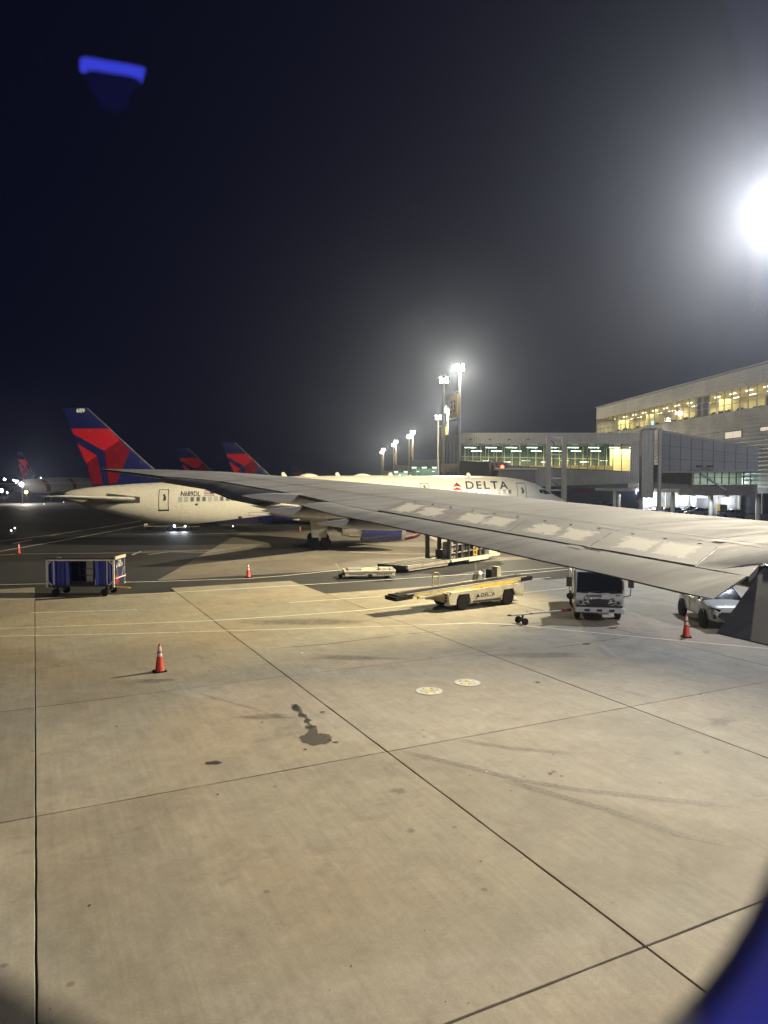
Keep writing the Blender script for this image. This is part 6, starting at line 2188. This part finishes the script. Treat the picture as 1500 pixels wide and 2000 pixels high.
# ---- SUV
def make_suv(label, loc, rz, body, group=None, cat="car", long_=1.0, h=1.0):
    """local: -y forward"""
    t = thing("suv", label, cat, loc, rz, group)
    # shell lofted across stations along y; ring in x,z
    sta = [(-2.30, 0.52, 0.80, 0.60), (-2.22, 0.36, 0.98, 0.80), (-1.95, 0.30, 1.05, 0.89), (-1.4, 0.28, 1.10, 0.92), (-0.95, 0.28, 1.14, 0.93), (0.0, 0.28, 1.12, 0.93), (1.0, 0.28, 1.13, 0.93), (1.8, 0.30, 1.14, 0.91), (2.15, 0.40, 1.12, 0.85), (2.30, 0.52, 1.0, 0.70)]
    rs = []
    for y, z0, z1, w in sta:
        rs.append([(-w * 0.90, y * long_, z0), (-w, y * long_, z0 + 0.16), (-w * 1.01, y * long_, (z0 + z1) / 2), (-w * 0.97, y * long_, z1 - 0.10), (-w * 0.88, y * long_, z1), (0, y * long_, z1 + 0.03), (w * 0.88, y * long_, z1), (w * 0.97, y * long_, z1 - 0.10), (w * 1.01, y * long_, (z0 + z1) / 2), (w, y * long_, z0 + 0.16), (w * 0.90, y * long_, z0)])
    b = MB().rings(rs).build("body", body, t, smooth=True)
    b.modifiers.new("sub", 'SUBSURF').render_levels = 2
    b.modifiers["sub"].levels = 1
    # cabin
    gs = [(-1.05, 1.10, 1.12, 0.80, 0.86), (-0.30, 1.10, 1.58, 0.66, 0.86), (0.1, 1.10, 1.66, 0.64, 0.86), (1.2, 1.10, 1.66, 0.63, 0.86), (1.9, 1.10, 1.56, 0.60, 0.83), (2.2, 1.08, 1.14, 0.70, 0.76)]
    rs = []
    for y, z0, z1, w1, w0 in gs:
        rs.append([(-w0, y * long_, z0), (-w1, y * long_, z1), (w1, y * long_, z1), (w0, y * long_, z0)])
    MB().rings(rs).build("greenhouse", VEHGLASS, t, smooth=True)
    rs = []
    for y, z0, z1, w1, w0 in gs[1:5]:
        rs.append([(-w1 - 0.015, y * long_, z1 - 0.03), (-w1 * 0.9, y * long_, z1 + 0.03), (w1 * 0.9, y * long_, z1 + 0.03), (w1 + 0.015, y * long_, z1 - 0.03)])
    MB().rings(rs).build("roof", body, t, smooth=True)
    for sx in (-1, 1):
        for (y0, z0, w0), (y1, z1, w1) in (((-1.02, 1.1, 0.865), (-0.30, 1.58, 0.67)), ((0.35, 1.1, 0.875), (0.32, 1.64, 0.655)), ((1.32, 1.1, 0.875), (1.22, 1.65, 0.65)), ((2.18, 1.1, 0.775), (1.88, 1.57, 0.62))):
            MB().bar((sx * w0, y0 * long_, z0), (sx * w1, y1 * long_, z1), 0.07, 0.05).build("pillar", body, t)
        MB().box(sx * 0.98 - 0.1, sx * 0.98 + 0.1, -0.78, -0.62, 1.08, 1.24).build("mirror", body, t, bevel=0.04)
        for y in (-1.42, 1.38):
            MB().lathe([(0.0, -0.06), (0.44, -0.06), (0.44, 0.012), (0.0, 0.012)], 24, axis='x', c=(sx * 0.93, y * long_, 0.36)).build("wheel_arch", SEAM, t)
            wheel(t, sx * 0.90, y * long_, 0.36, 0.22, axis='x', hub=GALV)
        MB().add([(sx * 0.50, -2.285 * long_, 0.90), (sx * 0.84, -2.13 * long_, 0.98), (sx * 0.90, -1.90 * long_, 1.0), (sx * 0.88, -2.02 * long_, 0.88), (sx * 0.55, -2.30 * long_, 0.82)], [(0, 1, 2, 3, 4)]).build("headlamp", VEHGLASS, t)
        MB().add([(sx * 0.66, -2.27 * long_, 0.52), (sx * 0.78, -2.22 * long_, 0.50), (sx * 0.80, -2.21 * long_, 0.70), (sx * 0.70, -2.27 * long_, 0.68)], [(0, 1, 2, 3)]).build("fog_lamp", SEAM, t)
        for y in (0.33, 1.2):
            MB().bar((sx * 0.945, y * long_, 0.36), (sx * 0.945, y * long_, 1.05), 0.012, 0.012).build("door_seam", SEAM, t)
        MB().add([(sx * 0.5, 2.30 * long_, 0.95), (sx * 0.80, 2.18 * long_, 1.0), (sx * 0.80, 2.2 * long_, 0.82), (sx * 0.5, 2.31 * long_, 0.82)], [(0, 1, 2, 3)]).build("tail_lamp", DRED, t)
    MB().add([(-0.50, -2.325 * long_, 0.80), (0.50, -2.325 * long_, 0.80), (0.62, -2.31 * long_, 0.62), (0.45, -2.325 * long_, 0.45), (-0.45, -2.325 * long_, 0.45), (-0.62, -2.31 * long_, 0.62)], [(0, 1, 2, 3, 4, 5)]).build("grille", SEAM, t)
    return t


make_suv("white SUV parked nose towards the camera beside the wing's inner flap", (14.55, 31.15, 0), R(-6), VEHWHITE)
TG = "vehicles parked under the terminal"
make_suv("white SUV side-on under the terminal lamps", (at(1361, 1000, 136).x, 136.0, 0), R(-96), VEHWHITE, TG, long_=1.0)
make_suv("pale wagon parked behind the side-on white SUV, nearest the picture edge", (at(1429, 1000, 128).x, 128.0, 0), R(-98), paint("vehicle_silver", (0.36, 0.36, 0.36), 0.3, dirt=0.2, coat=0.5), TG)
make_suv("dark car behind the tower column under the terminal", (at(1279, 990, 146).x, 146.0, 0), R(-60), VEHDARK, TG)
make_suv("dark car left of the other dark car below the concourse", (at(1158, 985, 178).x, 178.0, 0), R(-80), VEHDARK, TG)
make_suv("black car with bright roof glints right below the concourse", (at(1192, 985, 174).x, 174.0, 0), R(-80), VEHDARK, TG)
make_suv("dark car in front of the roller doors, beside the yellow bin", (at(1345, 985, 146).x, 146.0, 0), R(-80), VEHDARK, TG)
make_suv("dark car beneath the terminal, right of the tower column", (at(1309, 990, 140).x, 140, 0), R(-70), paint("vehicle_grey", (0.12, 0.12, 0.13), 0.3, dirt=0.2, coat=0.5), TG)
p = gp(1410, 1003)
yb = thing("yellow_bin", "yellow box container standing under the terminal wall lamps", "container", (at(1410, 990, 143).x, 143, 0), R(8))
MB().box(-0.8, 0.8, -0.6, 0.6, 0.85, 2.15).build("bin_body", YELLOW, yb, bevel=0.03)
MB().box(-0.7, 0.7, -0.5, 0.5, 0.0, 0.84).build("stand", DARKMETAL, yb)
# red-fronted box truck below the concourse
RTS = 1.6
rt = thing("box_truck", "box truck with red and white striped rear below the concourse", "truck", (at(1163, 970, 192).x, 192, 0), R(4), None, RTS)
MB().box(-5.2, 3.4, 0, 2.4, 1.1, 3.9).build("box_body", CLADDARK, rt, bevel=0.04)
MB().box(-5.25, 3.45, -0.06, -0.01, 3.55, 4.2).build("red_header", RED, rt)
for k in range(5):
    for x0 in (-4.7, 1.6):
        x = x0 + k * 0.38
        MB().add([(x, -0.07, 3.62), (x + 0.2, -0.07, 3.62), (x + 0.34, -0.07, 4.12), (x + 0.14, -0.07, 4.12)], [(0, 1, 2, 3)]).build("white_stripe", LETTERW, rt)
MB().box(-3.9, -0.6, -0.06, -0.02, 2.5, 3.1).build("red_panel", RED, rt)
for x in (-4.3, 2.4):
    for y in (0.3, 2.1):
        wheel(rt, x, y, 0.5, 0.3)
bol = at(1209, 975, 150)
tag(MB().cyl((bol.x, 150, 0), (bol.x, 150, at(0, 965, 150).z), 0.28, None, 14).lathe([(0.30, 0), (0.34, 0.08), (0.3, 0.16)], 14, c=(bol.x, 150, 0)).build("bollard", REFLECT), "thick white bollard standing right of the dark cars", "bollard")
sg = at(1248, 977, 140)
sgn = thing("no_entry_sign", "round red no-entry sign on a post beside the tower column", "sign", (sg.x, 140, 0))
MB().cyl((0, 0.05, 0), (0, 0.05, sg.z), 0.05, None, 8).build("post", GALV, sgn)
MB().lathe([(0.0, -0.02), (0.5, -0.02), (0.5, 0.02), (0, 0.02)], 24, axis='y', c=(0, 0, sg.z)).build("disc", RED, sgn)
MB().box(-0.26, 0.26, -0.03, -0.022, sg.z - 0.06, sg.z + 0.06).build("bar", LETTERW, sgn)

# ---- tow bar on small wheels lying beside the truck
tb = thing("tow_bar", "long aircraft tow bar on two small wheels left of the white truck", "tow bar", (5.45, 30.35, 0), R(22))
MB().tube([(0.0, 0, 0.42), (1.4, 0, 0.44), (3.0, 0, 0.46)], 0.05, 8).build("bar", GALV, tb, smooth=True)
MB().bar((0.55, -0.25, 0.14), (0.55, 0.25, 0.14), 0.05).build("axle", DARKMETAL, tb)
MB().bar((0.55, 0, 0.14), (0.62, 0, 0.44), 0.07).build("axle_leg", DARKMETAL, tb)
for y in (-0.27, 0.27):
    wheel(tb, 0.55, y, 0.15, 0.1, hub=GALV)
MB().tube([(-0.05 + 0.09 * math.cos(a), 0.09 * math.sin(a), 0.42) for a in [k * math.pi / 6 for k in range(13)]], 0.025, 6).build("tow_eye", DARKMETAL, tb)
MB().bar((2.6, 0, 0.46), (3.1, 0, 0.46), 0.13).build("shear_head", DRED, tb)
MB().bar((1.0, -0.3, 0.46), (1.0, 0.3, 0.46), 0.04).build("handle", GALV, tb)

# ---- tow tractor with lit headlights and flat carts below the tail
tt = thing("tow_tractor", "small baggage tractor with two bright headlights under the jet's tail", "tractor", (at(351, 1030, 94).x, 94.2, 0), R(2))
MB().box(-0.85, 0.85, -0.2, 2.4, 0.35, 0.95).build("body", CREAM, tt, bevel=0.06)
MB().box(-0.8, 0.8, 1.2, 2.3, 0.95, 1.25).build("rear_deck", CREAM, tt, bevel=0.04)
MB().box(-0.4, 0.3, 1.0, 1.3, 0.95, 1.5).build("seat_back", BLACK, tt, bevel=0.04)
for x in (-0.78, 0.78):
    for y in (0.25, 1.9):
        wheel(tt, x, y, 0.33, 0.22, axis='x', hub=CREAM)
    h_ = MB().lathe([(0.13, -0.06), (0.12, 0.0), (0.0, 0.0)], 12, axis='y', c=(x * 0.88, -0.16, 0.66)).build("headlight", HEADL, tt)
    lamp("headlight_beam", 'SPOT', (tt.location.x + x * 0.88, 93.9, 0.7), 500, (0.86, 0.93, 1.0), (tt.location.x + x, 80, 0.0), 70, 1.0, 0.08)
MB().box(-0.6, 0.6, -0.24, -0.2, 0.5, 0.85).build("grille", DARKMETAL, tt)
for k, (px, lab) in enumerate(((302, "low flat cart left of the tractor with headlights"), (384, "short flat cart right of the tractor with headlights"))):
    c = thing("flat_cart", lab, "cart", (at(px, 1030, 95).x - 1.4, 95.0, 0), R(3), "flat carts under the jet's tail")
    MB().box(0, 3.2 if k == 0 else 1.6, 0, 1.4, 0.45, 0.56).build("deck", KD, c)
    MB().box(0, 0.08, 0, 1.4, 0.56, 0.85).build("end_stop", CREAM, c)
    for x in (0.35, 2.7 if k == 0 else 1.3):
        for y in (0.15, 1.25):
            wheel(c, x, y, 0.22, 0.14, hub=CREAM)

# ---- red air hose looped on the ground by the engine
hp = [gp(x, y) for x, y in ((742, 1056), (765, 1057), (790, 1055), (808, 1051), (818, 1046), (815, 1042), (800, 1038.5), (780, 1037), (740, 1034))]
path = []
for a, b in zip(hp[:-1], hp[1:]):
    path += [a.lerp(b, t / 6) for t in range(6)]
tag(MB().tube([(q.x, q.y, 0.21 + 0.01 * math.sin(i)) for i, q in enumerate(path)], 0.19, 10).build("air_hose", paint("hose_red", (0.36, 0.02, 0.03), 0.55, dirt=0.3, scale=3), smooth=True), "thick red air hose looped on the ground by the blue engine", "hose")
# worn pale paint on the stand
px_line([(836, 1041), (862, 1052), (880, 1060)], 2.2, LINE, 0.006, "painted_area")

# ================================================================== CABIN LIGHT (blue mood strip overhead, mirrored in the pane)
strip = glow("mood_strip", (0.055, 0.075, 1.0), 15)
strip_dim = glow("mood_cove", (0.04, 0.05, 0.9), 0.5)


def mirrored(px, py, Ld):
    """place behind the window plane whose mirror image shows at a measured point"""
    r = ray(px, py)
    Lr, Fr = r.dot(LV), r.dot(FV)
    dp = D0 + 0.02
    t1 = dp / Lr
    t2 = (dp - Ld) / Lr
    return lf(Ld, Fr * (t1 + t2), EYE + r.z * (t1 + t2))


cl = thing("cabin_light", "blue mood light strip overhead in the cabin, mirrored in the window pane", "cabin light")
q4 = [mirrored(x_, y_, -0.7) for x_, y_ in ((158, 111), (220, 120), (283, 132), (283, 139), (220, 127), (162, 118))]
MB().add([tuple(p_) for p_ in q4] + [tuple(p_ - LV * 0.03) for p_ in q4], [tuple(range(6)), tuple(reversed(range(6, 12)))] + [(k, (k + 1) % 6, 6 + (k + 1) % 6, 6 + k) for k in range(6)]).build("light_strip", strip, cl)
q5 = [mirrored(x_, y_, -0.72) for x_, y_ in ((166, 124), (220, 131), (282, 143), (258, 172), (245, 205), (205, 200), (182, 165))]
MB().add([tuple(p_) for p_ in q5] + [tuple(p_ - LV * 0.02) for p_ in q5], [tuple(range(7)), tuple(reversed(range(7, 14)))] + [(k, (k + 1) % 7, 7 + (k + 1) % 7, 7 + k) for k in range(7)]).build("cove", strip_dim, cl)
# second strip and lamp, added out of view to light the window reveal blue
sl = MB().box(-0.25, 0.25, -0.012, 0.012, -0.012, 0.012).build("light_strip", strip, cl)
sl.location = lf(-0.42, 0.30, EYE - 0.14)
sl.rotation_euler = (0, 0, AZ)
o = area("reveal_fill_lamp", lf(-0.40, 0.30, EYE - 0.14), 4.0, (0.07, 0.08, 1.0), 0.5, 0.04, lf(0.1, 0.30, EYE - 0.22))

# ================================================================== HAZE (added volume standing for lens glare)
hz_ = NT("glare_haze")
pv = hz_.n("VolumePrincipled")
pv.inputs["Color"].default_value = (0.58, 0.69, 1.0, 1)
pv.inputs["Density"].default_value = 0.00040
pv.inputs["Anisotropy"].default_value = 0.84
hz_.l(pv.outputs[0], hz_.out.inputs["Volume"])
haze = MB().box(-520, 420, -60, 760, -1.2, 34).build("haze", hz_.m)
haze["kind"] = "stuff"
haze["label"] = "thin haze added to stand for lens glare round the floodlights"
